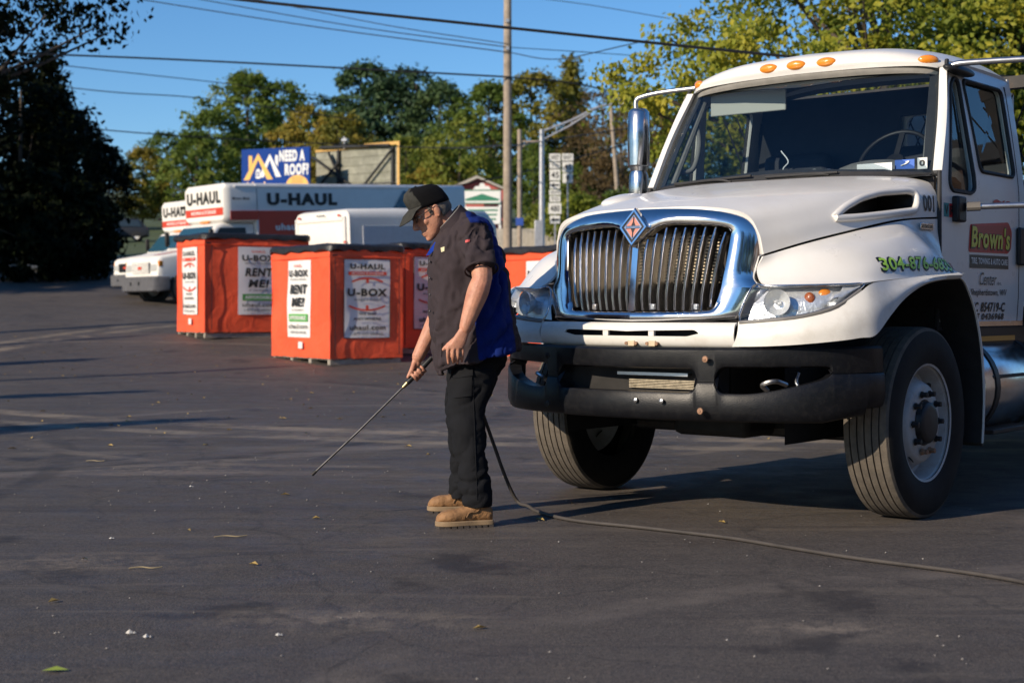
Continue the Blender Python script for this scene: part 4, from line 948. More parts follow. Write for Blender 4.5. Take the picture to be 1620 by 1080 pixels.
# ---- boots
def boot(heel, toe, l0, l1, nm):
    a, b = heel.copy(), toe.copy(); a.z = b.z = 0; d = (b-a).normalized(); s = Vector((-d.y, d.x, 0)); L = (b-a).length
    e = empty('boot', (0,0,0)); e.parent = person
    secs = []
    for t, w, zt, e_ in ((0.0,.020,.07,2),(.02,.034,.100,2.2),(.12,.040,.130,2.2),(.26,.042,.150,2.2),(.38,.043,.132,2.2),(.5,.045,.108,2.3),(.64,.050,.096,2.4),(.78,.052,.092,2.5),(.90,.045,.082,2.4),(.97,.030,.066,2.2),(1.0,.012,.045,2)):
        c = a+d*(L*t); zb = .026
        secs.append([c+s*(w*math.copysign(abs(math.cos(k*math.pi/10))**(2/e_), math.cos(k*math.pi/10)))+Vector((0,0,(zt+zb)/2+(zt-zb)/2*math.copysign(abs(math.sin(k*math.pi/10))**(2/e_), math.sin(k*math.pi/10)))) for k in range(20)])
    up = remesh(join(loft(secs), limb([a+d*(L*.22)+Vector((0,0,.10)), a+d*(L*.24)+Vector((0,0,.16))], [.045,.045], 16)), .005, 3, .5)
    up = fold(up, .0035, 20, (1,1,1), 2.0)
    u = obj('boot_upper', up, M_boot, e, 0)
    for p in u.data.polygons: p.use_smooth = True
    o = [(0,.0),(-.005,.022),(.02,.037),(.12,.043),(.3,.042),(.45,.046),(.62,.054),(.78,.056),(.9,.049),(.98,.032),(1.02,.0)]
    pts = [a+d*(L*t)+s*w for t, w in o]+[a+d*(L*t)-s*w for t, w in reversed(o[1:-1])]
    pts = catmull(pts, 2, True)
    obj('welt', (lambda n: ([p+Vector((0,0,.010)) for p in pts]+[p+Vector((0,0,.036)) for p in pts], [tuple(reversed(range(n))), tuple(range(n,2*n))]+[(k,(k+1)%n,n+(k+1)%n,n+k) for k in range(n)]))(len(pts)), M_sole, e, 30, bevel=.004)
    cen = a+d*(L*.5)
    for k in range(9):
        c = a+d*(L*(.06+.11*k)); ww = .04+.012*math.sin(k/9*3)
        obj('tread_lug', box(0,0,.006, L*.085, ww*2.1, .012, Matrix.Translation(c) @ Matrix.Rotation(math.atan2(d.y,d.x),4,'Z')), M_solet, e, 0)
    for k in range(3):
        c = a+d*(L*(.36+.075*k)); z = .148-.022*k
        obj('lace', tube([c-s*.03+Vector((0,0,z-.012)), c+Vector((0,0,z+.004)), c+s*.034+Vector((0,0,z-.016))], .004, 6), mat('lace_brown', (.20,.11,.05), .8), e, 60)
    obj('quarter_seam', tube(catmull([a+d*(L*.50)+s*.047+Vector((0,0,.055)), a+d*(L*.44)+s*.048+Vector((0,0,.08)), a+d*(L*.30)+s*.046+Vector((0,0,.085)), a+d*(L*.2)+s*.045+Vector((0,0,.14))], 4), .003, 5), mat('lace_brown', (.2,.11,.05), .8), e, 60)
    return e
boot(pp(779,820,.27), pp(690,823,.30), 0, 0, 'l'); boot(pp(757,803,-.26), pp(677,803,-.30), 0, 0, 'r')
# ---- cap, hair, glasses
cr = []
for z, a, b, c in ((.030,.115,.085,-.006),(.055,.117,.087,-.006),(.090,.114,.084,-.002),(.122,.106,.078,.004),(.148,.080,.060,.008),(.162,.034,.026,.010)):
    cr.append([Vector((c+a*math.cos(t*math.pi/16), b*math.sin(t*math.pi/16), z+(.028*math.cos(t*math.pi/16) if z < .06 else .012*math.cos(t*math.pi/16)))) for t in range(32)])
cr = [catmull(r_, 4, True) for r_ in cr]; V, Fc = loft(cr, True); cm = mesh_of('cap', hx((V, Fc)), M_capb, 0); cm.materials.append(M_capg)
HI = HM.inverted()
for p in cm.polygons:
    p.use_smooth = True
    q = HI @ p.center
    if q.x > .052: p.material_index = 1
cap = obj('cap', cm, None, person)
br_ = []
for k in range(13):
    a = R(-62+124*k/12); e = Vector((-.006+.116*math.cos(a), .086*math.sin(a), .047+.026*math.cos(a)))
    o = Vector((.02+.185*math.cos(a*.78), .100*math.sin(a), .040-.030*math.cos(a*1.2)+.012*math.cos(2*a)))
    m_ = (e+o)/2+Vector((0,0,.010)); br_.append([e, m_, o])
obj('brim', hx(shell(grid(br_), .005)), M_capg, cap, 50)
obj('cap_button', hx(ball((.010,0,.164), .008,.008,.004)), M_capb, cap)
hr = []
for z, g in ((-.062,.3),(-.045,1),(-.01,1),(.03,1),(.06,1)):
    hr.append([Vector((-.006+(.098+.013*g)*math.cos(R(102+156*k/16)), (.068+.013*g)*math.sin(R(102+156*k/16)), z+.02*abs(math.cos(R(102+156*k/16))) if z < 0 else z)) for k in range(17)])
obj('hair', hx(shell(grid(hr), .008)), M_hair, person, 60)
for s in (1, -1): obj('sideburn', hx(ball((.022, s*.073, .012), .012, .006, .028)), M_hair, person, 60)
gl = empty('glasses'); gl.parent = person
for s in (1, -1):
    pts = [hv(.118-.01*abs(math.cos(t*math.pi/8)), s*(.034+.024*math.cos(t*math.pi/8)), .008+.019*math.sin(t*math.pi/8)) for t in range(17)]
    obj('spectacle_rim', tube(pts, .0022, 6, False), M_frame, gl, 60)
    obj('spectacle_lens', (pts[:-1], [tuple(range(16))]), glass('spectacle_glass', (.75,.75,.72), 1.5), gl, 0)
    obj('temple_arm', tube([hv(.112, s*.058, .014), hv(.06, s*.082, .016), hv(-.012, s*.088, .020), hv(-.03, s*.086, .0)], .0024, 6), M_frame, gl, 60)
obj('bridge', tube([hv(.117,.011,.012), hv(.121,0,.016), hv(.117,-.011,.012)], .002, 6), M_frame, gl, 60)
for s in (1, -1): obj('eye', hx(ball((.087, s*.032, .012), .011,.013,.011)), mat('eye_white', (.7,.68,.65), .2), body); 
for s in (1, -1): obj('eyelid', hx(ball((.088, s*.032, .016), .013,.016,.010)), M_skin, body, 60)
# ================================================================ wand and hose
Wtip = pp(493.5, 751, -.13); toW = lambda q: Vector((PO.x+fx*q.x-fy*q.y, PO.y+fy*q.x+fx*q.y, q.z))
wand = empty('blow_wand', toW(G0), 0, 'thin steel air blow wand held low in the man\'s right hand', 'air wand')
rel = lambda q: toW(q)-toW(G0)
obj('wand_tube', tube([rel(G1-gd*.03), rel(G1.lerp(Wtip,.5)+Vector((0,0,-.006))), rel(Wtip)], .0062, 8), mat('wand_steel', (.16,.15,.14), .35, .9, var=.3, vscale=30), wand, 60)
obj('wand_nozzle', tube([rel(Wtip-(Wtip-G1).normalized()*.03), rel(Wtip)], .009, 8), M_steel, wand, 60)
obj('brass_fitting', tube([rel(G1-gd*.025), rel(G1+gd*.012)], [.013,.010], 10), mat('brass', (.55,.42,.2), .35, 1.0), wand, 60)
obj('grip_sleeve', tube([rel(G0-gd*.055), rel(G0), rel(G1-gd*.02)], [.013,.016,.014], 12), M_black, wand, 60)
Hs = [rel(G0-gd*.05)+toW(G0), toW(pp(688,566,-.12)), toW(pp(712,566,-.06)), toW(pp(738,590,0.0)), toW(pp(753,622,0.0)), Vector(px(766,660,8.14)), Vector(px(782,705,8.22)), Vector(px(800,755,8.30)), Vector(px(818,792,8.36)), Vector(px(835,806,8.27))]
hose_px = [(850,812),(885,822),(930,829),(1000,836),(1080,845),(1160,855),(1250,870),(1350,886),(1450,899),(1540,911),(1625,926),(1720,950)]
Hs += [Vector(((x-810)/F_PX*(F_PX*CAM_H/(y-HOR)), F_PX*CAM_H/(y-HOR), .012)) for x, y in hose_px]
for q in Hs: q.z = max(q.z, .0125)
Hs[9].z = .03
hp = catmull(Hs, 8); 
for q in hp: q.z = max(q.z, .0118)
tag(obj('air_hose', tube(hp, .0098, 10), mat('hose_rubber', (.048,.041,.037), .7, var=.25, vscale=9, bump=.3, bscale=200), None, 60), 'long grey brown rubber air hose trailing from the man across the asphalt', 'hose')
# ================================================================ red storage containers
def cloth_mat():
    m = mat('orange_cover', (.80, .105, .042), .5, spec=.3, var=.14, vscale=1.6, bump=.0, dirt=(.45,.10,.06), dscale=2.2, damt=.2)
    nt = m.node_tree; b = nt.nodes['Principled BSDF']
    tc = nt.nodes.new('ShaderNodeTexCoord'); n = nt.nodes.new('ShaderNodeTexNoise'); n.inputs['Scale'].default_value = 3.2; n.inputs['Detail'].default_value = 3; n.inputs['Distortion'].default_value = 1.4
    bp = nt.nodes.new('ShaderNodeBump'); bp.inputs['Strength'].default_value = .28; bp.inputs['Distance'].default_value = .06
    nt.links.new(tc.outputs['Object'], n.inputs['Vector']); nt.links.new(n.outputs['Fac'], bp.inputs['Height']); nt.links.new(bp.outputs[0], b.inputs['Normal'])
    return m
M_org = cloth_mat()
M_post = mat('poster_white', (.72, .71, .70), .55, var=.04, vscale=3)
M_ink = mat('ink_black', (.02, .022, .022), .6); M_inkr = mat('ink_red', (.62, .06, .03), .6); M_inkg = mat('ink_green', (.10, .36, .09), .6); M_inkd = mat('ink_grey', (.16, .17, .17), .6)
M_pal = mat('pallet_wood', (.27, .24, .20), .85, var=.25, vscale=6)
M_net = mat('black_top_cover', (.015, .015, .017), .45, var=.4, vscale=14, bump=.8, bscale=20)
def arc_band(cx, cy, r, a0, a1, w, n=14):
    o = [(cx+(r+w)*math.cos(R(a0+(a1-a0)*k/n)), cy+(r+w)*math.sin(R(a0+(a1-a0)*k/n))) for k in range(n+1)]
    i = [(cx+r*math.cos(R(a0+(a1-a0)*k/n)), cy+r*math.sin(R(a0+(a1-a0)*k/n))) for k in range(n+1)]
    return o, i
def strip_on(o, i, fn): 
    V = [Vector(fn(*p)) for p in o]+[Vector(fn(*p)) for p in i]; n = len(o)
    return V, [(k, k+1, n+k+1, n+k) for k in range(n-1)]
def poster(parent, fn, kind):                # fn(u, v, off): u 0..1 across, v 0..1 up
    p = obj('poster', grid([[Vector(fn(i/6, j/8, 0)) for i in range(7)] for j in range(9)]), M_post, parent, 60)
    bd = [(0,0),(1,0),(1,1),(0,1),(0,0)]
    if kind == 'ship': obj('poster_border', tube([fn(u, v, .002) for u, v in bd], .008, 4, False), M_ink, p, 0)
    f = lambda u, v: fn(u, v, .020); fb = lambda u, v: fn(u, v, .018); ft = lambda u, v: fn(u, v, .026)
    def t(nm, s, u0, u1, v0, v1, m, b=.03, sh=0): obj(nm, text_on(s, ft, u0, u1, v0, v1, b, sh), m, p, 0)
    def bar(nm, u0, u1, v0, v1, m): obj(nm, poly_on([(u0,v0),(u1,v0),(u1,v1),(u0,v1)], fb), m, p, 0)
    if kind == 'ship':
        t('brand_lettering', 'U-HAUL', .12, .88, .875, .945, M_ink, .045); bar('red_bar', .09, .91, .80, .845, M_inkr)
        t('bar_lettering', 'MOVING & STORAGE', .16, .84, .812, .833, M_post, .02)
        for cy, a0, a1, r in ((.45,58,122,.30),(.725,-122,-58,.36)):
            o, i = arc_band(.5, cy, r, a0, a1, .022); obj('red_arc', strip_on([(.5+(u-.5)*2.0, v) for u, v in o], [(.5+(u-.5)*2.0, v) for u, v in i], f), M_inkr, p, 0)
        for v0, v1 in ((.70,.77),(.60,.665)): bar('arrow_stem', .47, .53, v0-.25*(v0 < .69), v1-.25*(v0 < .69), M_inkr)
        t('box_lettering', 'U-BOX', .07, .93, .53, .63, M_ink, .05); t('small_lettering', 'MOVING & STORAGE', .22, .80, .475, .50, M_inkd)
        t('ship_lettering', 'WE SHIP', .32, .70, .29, .325, M_ink, .03); t('ship_lettering', 'ANYWHERE', .20, .80, .225, .26, M_ink, .03)
        t('web_lettering', 'uhaul.com', .12, .90, .10, .165, M_ink, .03); t('phone_lettering', '1-877-GO-UHAUL', .14, .86, .035, .07, M_inkd)
    else:
        t('brand_lettering', 'U-HAUL', .33, .68, .915, .95, M_inkr); t('box_lettering', 'U-BOX', .09, .92, .79, .88, M_ink, .04)
        t('small_lettering', 'MOVING & STORAGE', .16, .84, .745, .768, M_inkd); t('rent_lettering', 'RENT', .16, .88, .565, .69, M_ink, .045, .15)
        t('rent_lettering', 'ME!', .24, .78, .40, .52, M_ink, .045, .15); t('month_lettering', 'BY THE MONTH', .26, .76, .345, .37, M_inkd)
        bar('green_band', .10, .93, .205, .305, M_inkg); t('band_lettering', 'AFFORDABLE', .16, .87, .23, .28, M_post, .03)
        t('web_lettering', 'uhaul.com', .10, .94, .115, .175, M_ink, .02); t('phone_lettering', '1-877-GO-UHAUL', .14, .88, .05, .085, M_inkd)
def storage_box(label, loc, th, w, d, left, right, seed):
    e = empty('storage_container', loc, th, label, 'container', 'red storage containers in the lot')
    z0, z1 = .11, 2.08
    def wob(p, n): 
        q = Vector(p)*1.5+Vector((seed,seed*2,0)); a = noise.noise(q)*.030+noise.noise(q*2.6)*.008
        ed = min(1, (p[2]-z0)/.25)*min(1, (z1-p[2])/.15); return Vector(p)+Vector(n)*a*max(.15, ed)
    def face(a, b, n, m=18, k=16):
        return [[wob((a[0]+(b[0]-a[0])*i/m, a[1]+(b[1]-a[1])*i/m, z0+(z1-z0)*j/k+.02*noise.noise(Vector((i*.5+seed, 0, 0)))*(j == 0)), n) for i in range(m+1)] for j in range(k+1)]
    for nm, a, b, n in (('cover_side',(0,0),(w,0),(0,-1,0)),('cover_end',(0,d),(0,0),(-1,0,0)),('cover_side',(w,d),(0,d),(0,1,0)),('cover_end',(w,0),(w,d),(1,0,0))):
        obj(nm, grid(face(a, b, n)), M_org, e, 60)
    obj('cover_seam', tube([(-.006,-.006,z0+.02),(-.006,-.006,z1)], .012, 6), M_org, e)
    obj('cover_lip', tube([(-.01,d,z1-.18),(-.014,-.014,z1-.18),(w,-.01,z1-.18)], .012, 6), M_org, e)
    rows = []
    for t, z in ((0,z1-.05),(.0,z1+.015),(.04,z1+.05),(.3,z1+.06)):
        o = [(-.025,-.025),(w*.25,-.03),(w*.5,-.025),(w*.75,-.03),(w+.025,-.025),(w+.03,d*.33),(w+.03,d*.66),(w+.025,d+.025),(w*.5,d+.03),(-.025,d+.025),(-.03,d*.66),(-.03,d*.33)]
        rows.append([Vector((x+(w/2-x)*t, y+(d/2-y)*t, z+.028*noise.noise(Vector((i*1.7+seed, t, 3)))+(-.04*(i % 2) if z < z1 else 0))) for i, (x, y) in enumerate(catmull([Vector((*p, 0)) for p in o], 3, True)) for x, y in [(x, y)]] if False else [])
        pts = catmull([Vector((*p, 0)) for p in o], 4, True)
        rows[-1] = [Vector((p.x+(w/2-p.x)*t, p.y+(d/2-p.y)*t, z+.03*noise.noise(Vector((i*.9+seed, t*3, 3)))-(.035*(i % 3 == 0) if z < z1 else 0))) for i, p in enumerate(pts)]
    obj('top_cover', loft(rows), M_net, e, 50)
    pl = empty('pallet'); pl.parent = e
    for k in range(4):
        obj('bearer', box(w/2, .08+(d-.16)*k/3, .045, w-.04, .10, .09), M_pal, pl)
    for k in range(5): obj('deck_board', box(.1+(w-.2)*k/4, d/2, .10, .14, d-.04, .02), M_pal, pl)
    fr = lambda u0, u1: (lambda u, v, o: wob((u0+(u1-u0)*u, 0, .47+1.39*v), (0,-1,0))+Vector((0,-.012-o,0)))
    fl = lambda u0, u1: (lambda u, v, o: wob((0, u1+(u0-u1)*u, .47+1.39*v), (-1,0,0))+Vector((-.012-o,0,0)))
    if right: poster(e, fr(w/2-.46, w/2+.46), right)
    if left: poster(e, fl(d/2-.46, d/2+.46), left)
    for k in (.0, 1.0): obj('cover_zip', tube([(w*.06+k*w*.88,-.03,z0+.06),(w*.06+k*w*.88,-.035,z1-.2)], .007, 5), M_net, e)
    obj('strap', box(.07, -.045, z1-.16, .10, .015, .03), M_net, e)
    obj('serial_plate', box(-.045, d*.45, .33, .012, .16, .12), M_post, e)
    return e
c = px(522, 570, 26.0); storage_box('red storage container just left of the man, RENT ME poster on its lit end', (c.x, c.y, zg(26.6)-.01), R(34), 1.46, 2.4, 'rent', 'ship', 1.3)
c = px(324, 524, 31.6); storage_box('leftmost red storage container, standing in front of the white moving truck', (c.x, c.y, zg(32)+.02), R(32), 2.4, 1.75, 'ship', 'rent', 4.1).scale = (1,1,1.05)
c = px(633, 560, 28.4); storage_box('red storage container partly hidden behind the man', (c.x, c.y, zg(28.8)), R(31), 1.5, 2.4, None, 'ship', 7.7)
c = px(797, 560, 28.0); near = Vector((c.x+2.4*math.sin(R(36)), c.y-2.4*math.cos(R(36)))); storage_box('red storage container between the man and the tow truck grille', (near.x, near.y, zg(27)-.03), R(36), 1.5, 2.4, 'rent', 'ship', 9.9)
# ================================================================ moving trucks, trailer, far cars
M_uw = mat('moving_truck_white', (.74, .73, .70), .45, var=.04, vscale=2, dirt=(.45,.42,.38), dscale=1.2, damt=.25)
M_ur = mat('moving_truck_red', (.52, .05, .025), .45, var=.08, vscale=2)
M_cg = mat('car_window', (.02, .035, .05), .35, spec=.5)
M_tyre = mat('far_tyre', (.02, .02, .02), .8); M_gl = mat('grey_bumper', (.10, .10, .11), .5, var=.2)
M_hl = mat('far_headlight', (.42, .43, .43), .5)
def rr_ring(x0, x1, z0, z1, y, r, n=4): return [Vector((a, y, b)) for a, b in rounded_rect(x0, x1, z0, z1, r, n)]
def simple_wheel(parent, x, y, r, w=.26):
    s = 1 if x > 0 else -1
    e = empty('wheel', (x, y, r)); e.parent = parent
    obj('tyre', revolve([(r*.58,-w/2),(r*.9,-w/2),(r,-w/2+.03),(r,w/2-.03),(r*.9,w/2),(r*.58,w/2)], 24, 'x'), M_tyre, e)
    obj('rim', revolve([(r*.60,s*w*.4),(r*.5,s*w*.25),(r*.3,s*w*.3),(0,s*w*.38)], 20, 'x'), M_uw, e)
def moving_truck(loc, rz, tilt, label, grille_mat):
    e = empty('moving_truck', loc, rz, label, 'truck', 'white moving trucks'); e.rotation_euler = (tilt, 0, rz)
    bx_ = obj('cargo_box', loft([rr_ring(-1.2,1.2,1.0,3.34,1.0,.06), rr_ring(-1.2,1.2,1.0,3.36,1.05,.14), rr_ring(-1.2,1.2,1.0,3.36,8.6,.14), rr_ring(-1.18,1.18,1.02,3.34,8.63,.12)]), M_uw, e, 40)
    at = obj('attic', loft([rr_ring(-1.12,1.12,2.34,3.28,-.02,.12), rr_ring(-1.19,1.19,2.27,3.36,.06,.16), rr_ring(-1.2,1.2,2.25,3.36,.2,.16), rr_ring(-1.2,1.2,2.25,3.36,1.04,.14)]), M_uw, e, 40)
    for s in (1, -1):
        obj('red_side_band', box(s*1.205, 4.8, 2.13, .012, 7.48, .88), M_ur, bx_); obj('red_attic_band', box(s*1.206, .60, 2.44, .012, .90, .26), M_ur, at)
        obj('roof_rail', box(s*1.19, 4.1, 3.26, .05, 7.6, .06), M_uw, bx_, bevel=.01)
        f = (lambda u, v: (1.216, u, v)) if s > 0 else (lambda u, v: (-1.216, 3.6-u, v))
        obj('brand_lettering', text_on('U-HAUL', f, 1.35, 3.75, 2.72, 3.08, .06), M_ink, bx_, 0)
        obj('fleet_lettering', text_on('Moving Made', f, .22, .78, 2.86, 2.96, .02, .2), M_ink, bx_, 0)
        f2 = (lambda u, v: (1.222, u, v)) if s > 0 else (lambda u, v: (-1.222, 4-u, v))
        obj('rate_lettering', text_on('uhaul.com', f2, 1.6, 3.1, 2.0, 2.2, .04), M_post, bx_, 0)
    obj('scenic_graphic', poly_on([(5.8,2.62),(7.7,2.62),(7.7,3.12),(6.9,3.0),(6.2,3.18)], lambda u, v: (1.216, u, v)), mat('graphic_teal', (.10,.22,.30), .5, var=.5, vscale=2), bx_, 0)
    obj('red_front_band', box(0, -.028, 2.57, 2.2, .012, .22), M_ur, at); obj('front_lettering', text_on('U-HAUL', lambda u, v: (u, -.03, v), -1.0, .98, 2.80, 3.16, .06), M_ink, at, 0)
    obj('band_lettering', text_on('MOVING & STORAGE', lambda u, v: (u, -.036, v), -.75, .7, 2.52, 2.62, .03), M_post, at, 0)
    # cab
    cab = [(-2.05,.72,.98,.98),(-2.02,.70,1.28,1.0),(-1.9,.68,1.36,1.02),(-1.0,.66,1.48,1.06),(-.72,.62,1.55,1.06)]
    ring_ = lambda y, z0, z1, w, r=.10: [Vector((a, y, b)) for a, b in rounded_rect(-w, w, z0, z1, r, 4)]
    obj('hood', loft([ring_(y, z0, z1, w) for y, z0, z1, w in cab]), M_uw, e, 50)
    obj('cab_body', loft([ring_(-.72,.60,1.56,1.06,.06), ring_(-.60,.6,1.70,1.06,.08), ring_(-.18,.6,2.20,1.04,.14), ring_(.05,.6,2.26,1.02,.16), ring_(.98,.6,2.26,1.02,.16)]), M_uw, e, 40)
    wsd = lambda u, v: (u*(.92-.05*v), -.715+.50*v, 1.60+.55*v-.02)
    obj('windshield', shell(grid([[Vector(wsd(u/4, v/3))+Vector((0,-.035,.02)) for u in range(-4,5)] for v in range(4)]), .02), mat('windshield_sky_tint', (.02,.07,.11), .18, spec=.6), e, 50)  # sky reflection is put into the blue-teal glass colour
    for s in (1, -1):
        obj('door_window', ([Vector((s*1.065,-.45,1.62)), Vector((s*1.065,.75,1.62)), Vector((s*1.045,.70,2.10)), Vector((s*1.045,-.12,2.10))], [(0,1,2,3)]), M_cg, e, 0)
        m_ = empty('side_mirror'); m_.parent = e
        obj('mirror_shell', box(s*1.32, -.55, 1.85, .08, .14, .42), M_black, m_, bevel=.03); obj('mirror_arm', tube([(s*1.06,-.45,1.7),(s*1.3,-.55,1.66),(s*1.3,-.55,1.8)], .02), M_black, m_)
        obj('headlight', box(s*.74, -2.03, 1.03, .40, .06, .20), M_hl, e, bevel=.03); obj('turn_signal', box(s*.98, -1.95, 1.14, .08, .16, .16), M_amb, e, bevel=.02)
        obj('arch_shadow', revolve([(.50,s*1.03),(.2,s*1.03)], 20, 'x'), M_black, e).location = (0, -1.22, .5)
        obj('hood_stripe', ([Vector((.35+s*.13+d, y, z)) for y, z in ((-1.8,1.384),(-1.05,1.486)) for d in (-.09,.09)], [(0,1,3,2)]), M_ur, e, 0)
    g = obj('grille', box(0, -2.045, 1.03, 1.06, .05, .30), M_gl, e)
    for k in range(6): obj('grille_slat', box(0, -2.08, .90+k*.05, 1.02, .03, .036), grille_mat, e)
    obj('grille_badge', box(0, -2.10, 1.03, .20, .02, .07), M_inkr, e)
    obj('lower_panel', box(0, -2.0, .80, 2.0, .14, .18), M_uw, e, bevel=.04)
    obj('bumper', loft([ring_(-2.2,.40,.78,.96,.05), ring_(-2.08,.36,.80,1.06,.05), ring_(-1.75,.40,.78,1.08,.05)]), M_gl, e, 40)
    for x in (-.4, .1): obj('tow_hole', revolve([(0,-2.206),(.06,-2.206)], 12, 'y'), M_black, e).location = (x, 0, .60)
    obj('cab_lamp', box(0, -.02, 2.285, .5, .1, .05), M_amb, e, bevel=.02)
    for x in (-.95, .95): simple_wheel(e, x, -1.22, .46)
    for x in (-.98, .98): simple_wheel(e, x, 5.9, .46)
    for x in (-.4, .4): obj('frame_rail', box(x, 3.4, .8, .1, 9.0, .22), M_gl, e)
    return e
RZ = math.atan2(-.765, .644)
moving_truck((-7.99-1.2*.644, 42+1.2*.765, zg(42.4)+.0), RZ, .045, 'white box moving truck with red stripe behind the leftmost red container', M_uw)
t2 = moving_truck((-10.15, 45.5, zg(45)+.02), RZ, .045, 'second white moving truck mostly hidden behind the first, black grille', M_black); t2.scale = (.85,.85,.85)
# trailer with closed rear door
cn = px(555, 480, 33.0); tr0 = Vector((cn.x-1.1*.6, cn.y+1.1*.8))
tl = empty('cargo_trailer', (tr0.x, tr0.y, zg(33.6)), RZ, 'white enclosed cargo trailer behind the red container by the man', 'trailer'); tl.rotation_euler = (.04, 0, RZ)
obj('trailer_body', loft([rr_ring(-1.1,1.1,.55,2.70,0,.16), rr_ring(-1.1,1.1,.55,2.74,.10,.22), rr_ring(-1.1,1.1,.55,2.76,1.5,.24), rr_ring(-1.1,1.1,.55,2.70,4.0,.24), rr_ring(-1.0,1.0,.6,2.5,4.3,.3)]), M_uw, tl, 40)
obj('rear_door', box(-.05, -.02, 1.58, 1.86, .03, 1.78), mat('door_cream', (.80,.79,.72), .5, var=.03), tl, bevel=.01)
for x in (-1.03, .93): obj('door_post', box(x, -.03, 1.6, .10, .05, 1.95), M_uw, tl, bevel=.01)
obj('door_header', box(-.05, -.03, 2.52, 2.0, .05, .09), M_uw, tl, bevel=.01)
for x, z in ((-.9,2.6),(.75,2.6),(-1.05,2.1),(.97,2.0)): obj('marker_lamp', box(x, -.05, z, .09, .03, .05), mat('marker_red', (.6,.05,.03), .3), tl, bevel=.01)
for x in (-.12, 0, .12): obj('id_lamp', box(x, -.05, 2.62, .05, .03, .03), M_gl, tl)
obj('shade_tint_side_panel', box(1.105, 2.1, 1.55, .012, 3.5, 1.6), mat('trailer_shade_tint', (.60,.61,.64), .45, var=.05), tl)  # blue shade of this side is put into the panel colour
for x in (-1.0, 1.0): simple_wheel(tl, x, 2.2, .36, .2)
obj('tow_tongue', tube([(0,4.2,.5),(0,5.4,.5)], .05), M_gl, tl); obj('chassis', box(0, 2.1, .5, 1.7, 4.0, .12), M_gl, tl)
def car(name, loc, rz, label, paint, suv=True):
    e = empty(name, loc, rz, label, 'car'); h = 1.75 if suv else 1.45
    rg_ = lambda y, z0, z1, w, r=.12: [Vector((a, y, b)) for a, b in rounded_rect(-w, w, z0, z1, r, 4)]
    obj('car_body', loft([rg_(-2.2,.45,.75,.78), rg_(-2.1,.35,.95,.88), rg_(-1.1,.32,1.05,.92), rg_(1.9,.32,1.08,.92), rg_(2.25,.42,1.0,.86)]), paint, e, 40)
    obj('cabin', loft([rg_(-1.05,.9,1.06,.86,.06), rg_(-.45,.9,h-.08,.76,.12), rg_(0,.9,h,.74,.14), rg_(1.5,.9,h-.03,.74,.14), rg_(2.1,.9,1.1,.8,.08)]), paint, e, 40)
    for s in (1, -1):
        obj('side_window', ([Vector((s*.885,-.7,1.10)), Vector((s*.885,1.8,1.10)), Vector((s*.775,1.5,h-.14)), Vector((s*.775,-.25,h-.14))], [(0,1,2,3)]), M_cg, e, 0)
        obj('headlight', box(s*.6, -2.14, .8, .36, .12, .16), M_hl, e, bevel=.02); obj('tail_lamp', box(s*.72, 2.2, .9, .2, .1, .2), M_ur, e, bevel=.02)
        for y in (-1.35, 1.4): simple_wheel(e, s*.82, y, .36, .22)
    obj('windshield', shell(([Vector((-.8,-1.0,1.10)), Vector((.8,-1.0,1.10)), Vector((.7,-.47,h-.12)), Vector((-.7,-.47,h-.12))], [(0,1,2,3)]), .03), M_cg, e, 0)
    obj('rear_window', shell(([Vector((-.74,2.1,1.14)), Vector((.74,2.1,1.14)), Vector((.68,1.6,h-.14)), Vector((-.68,1.6,h-.14))], [(0,1,2,3)]), -.03), M_cg, e, 0)
    return e
c = px(188, 370, 92); sv = car('parked_suv', (c.x, c.y, zg(92)), R(-80), 'dark suv parked far off beyond the road at left', mat('suv_dark', (.02,.022,.028), .5)); sv.scale = (.8,.8,.8)
c = px(146, 370, 90); sv = car('parked_car', (c.x, c.y, zg(90)), R(-20), 'pale car parked far off beside the dark trees', mat('car_silver', (.16,.20,.28), .5), False); sv.scale = (.85,.85,.85)
# ================================================================ poles, signs, billboard, shed, fence, wires
M_wood = mat('weathered_pole', (.30, .245, .19), .85, var=.25, vscale=4, bump=.5, bscale=25)
M_galv = mat('galvanised', (.42, .43, .45), .45, .6, var=.15, vscale=6)
M_sgn = mat('sign_white', (.66, .66, .62), .5, var=.06, vscale=6); M_sgb = mat('sign_back', (.40, .40, .39), .5, .3, var=.1)
M_bb = mat('billboard_blue', (.008, .045, .24), .7, spec=.12, var=.08, vscale=1); M_gold = mat('billboard_gold', (.75, .42, .07), .5); M_bw = mat('billboard_white', (.75, .75, .72), .5)
def at_ground(x, Y): p = px(x, 0, Y); return Vector((p.x, Y, zg(Y)))
def up_pole(name, base, h, r0, r1, m, label, cat, lean=(0,0)):
    e = empty(name, base, 0, label, cat); obj('shaft', tube([(0,0,-.3),(lean[0]*.5,lean[1]*.5,h*.5),(lean[0],lean[1],h)], [r0,(r0+r1)/2,r1], 14), m, e, 60); return e
pole = up_pole('utility_pole', at_ground(803, 54), 12.5, .17, .135, M_wood, 'tall weathered wooden utility pole rising behind the man', 'utility pole')
obj('crossarm', box(0, 0, 12.1, 2.4, .12, .14), M_wood, pole)
for x in (-1.1, -.5, .5, 1.1): obj('insulator', revolve([(.0,.0),(.05,.0),(.06,.06),(.03,.12),(0,.13)], 10, 'z'), M_galv, pole).location = (x, 0, 12.17)
obj('ground_wire', tube([(.15,-.08,0),(.14,-.09,6),(.12,-.1,12)], .012, 5), M_steel, pole)
for z in (9.3, 8.3): obj('wire_clamp', box(0, -.16, z, .12, .1, .12), M_galv, pole)
p2 = up_pole('wooden_post', at_ground(822, 66), px(822, 205, 66).z-zg(66), .11, .10, M_wood, 'thin pale wooden post with short arm beside the street lamp', 'post')
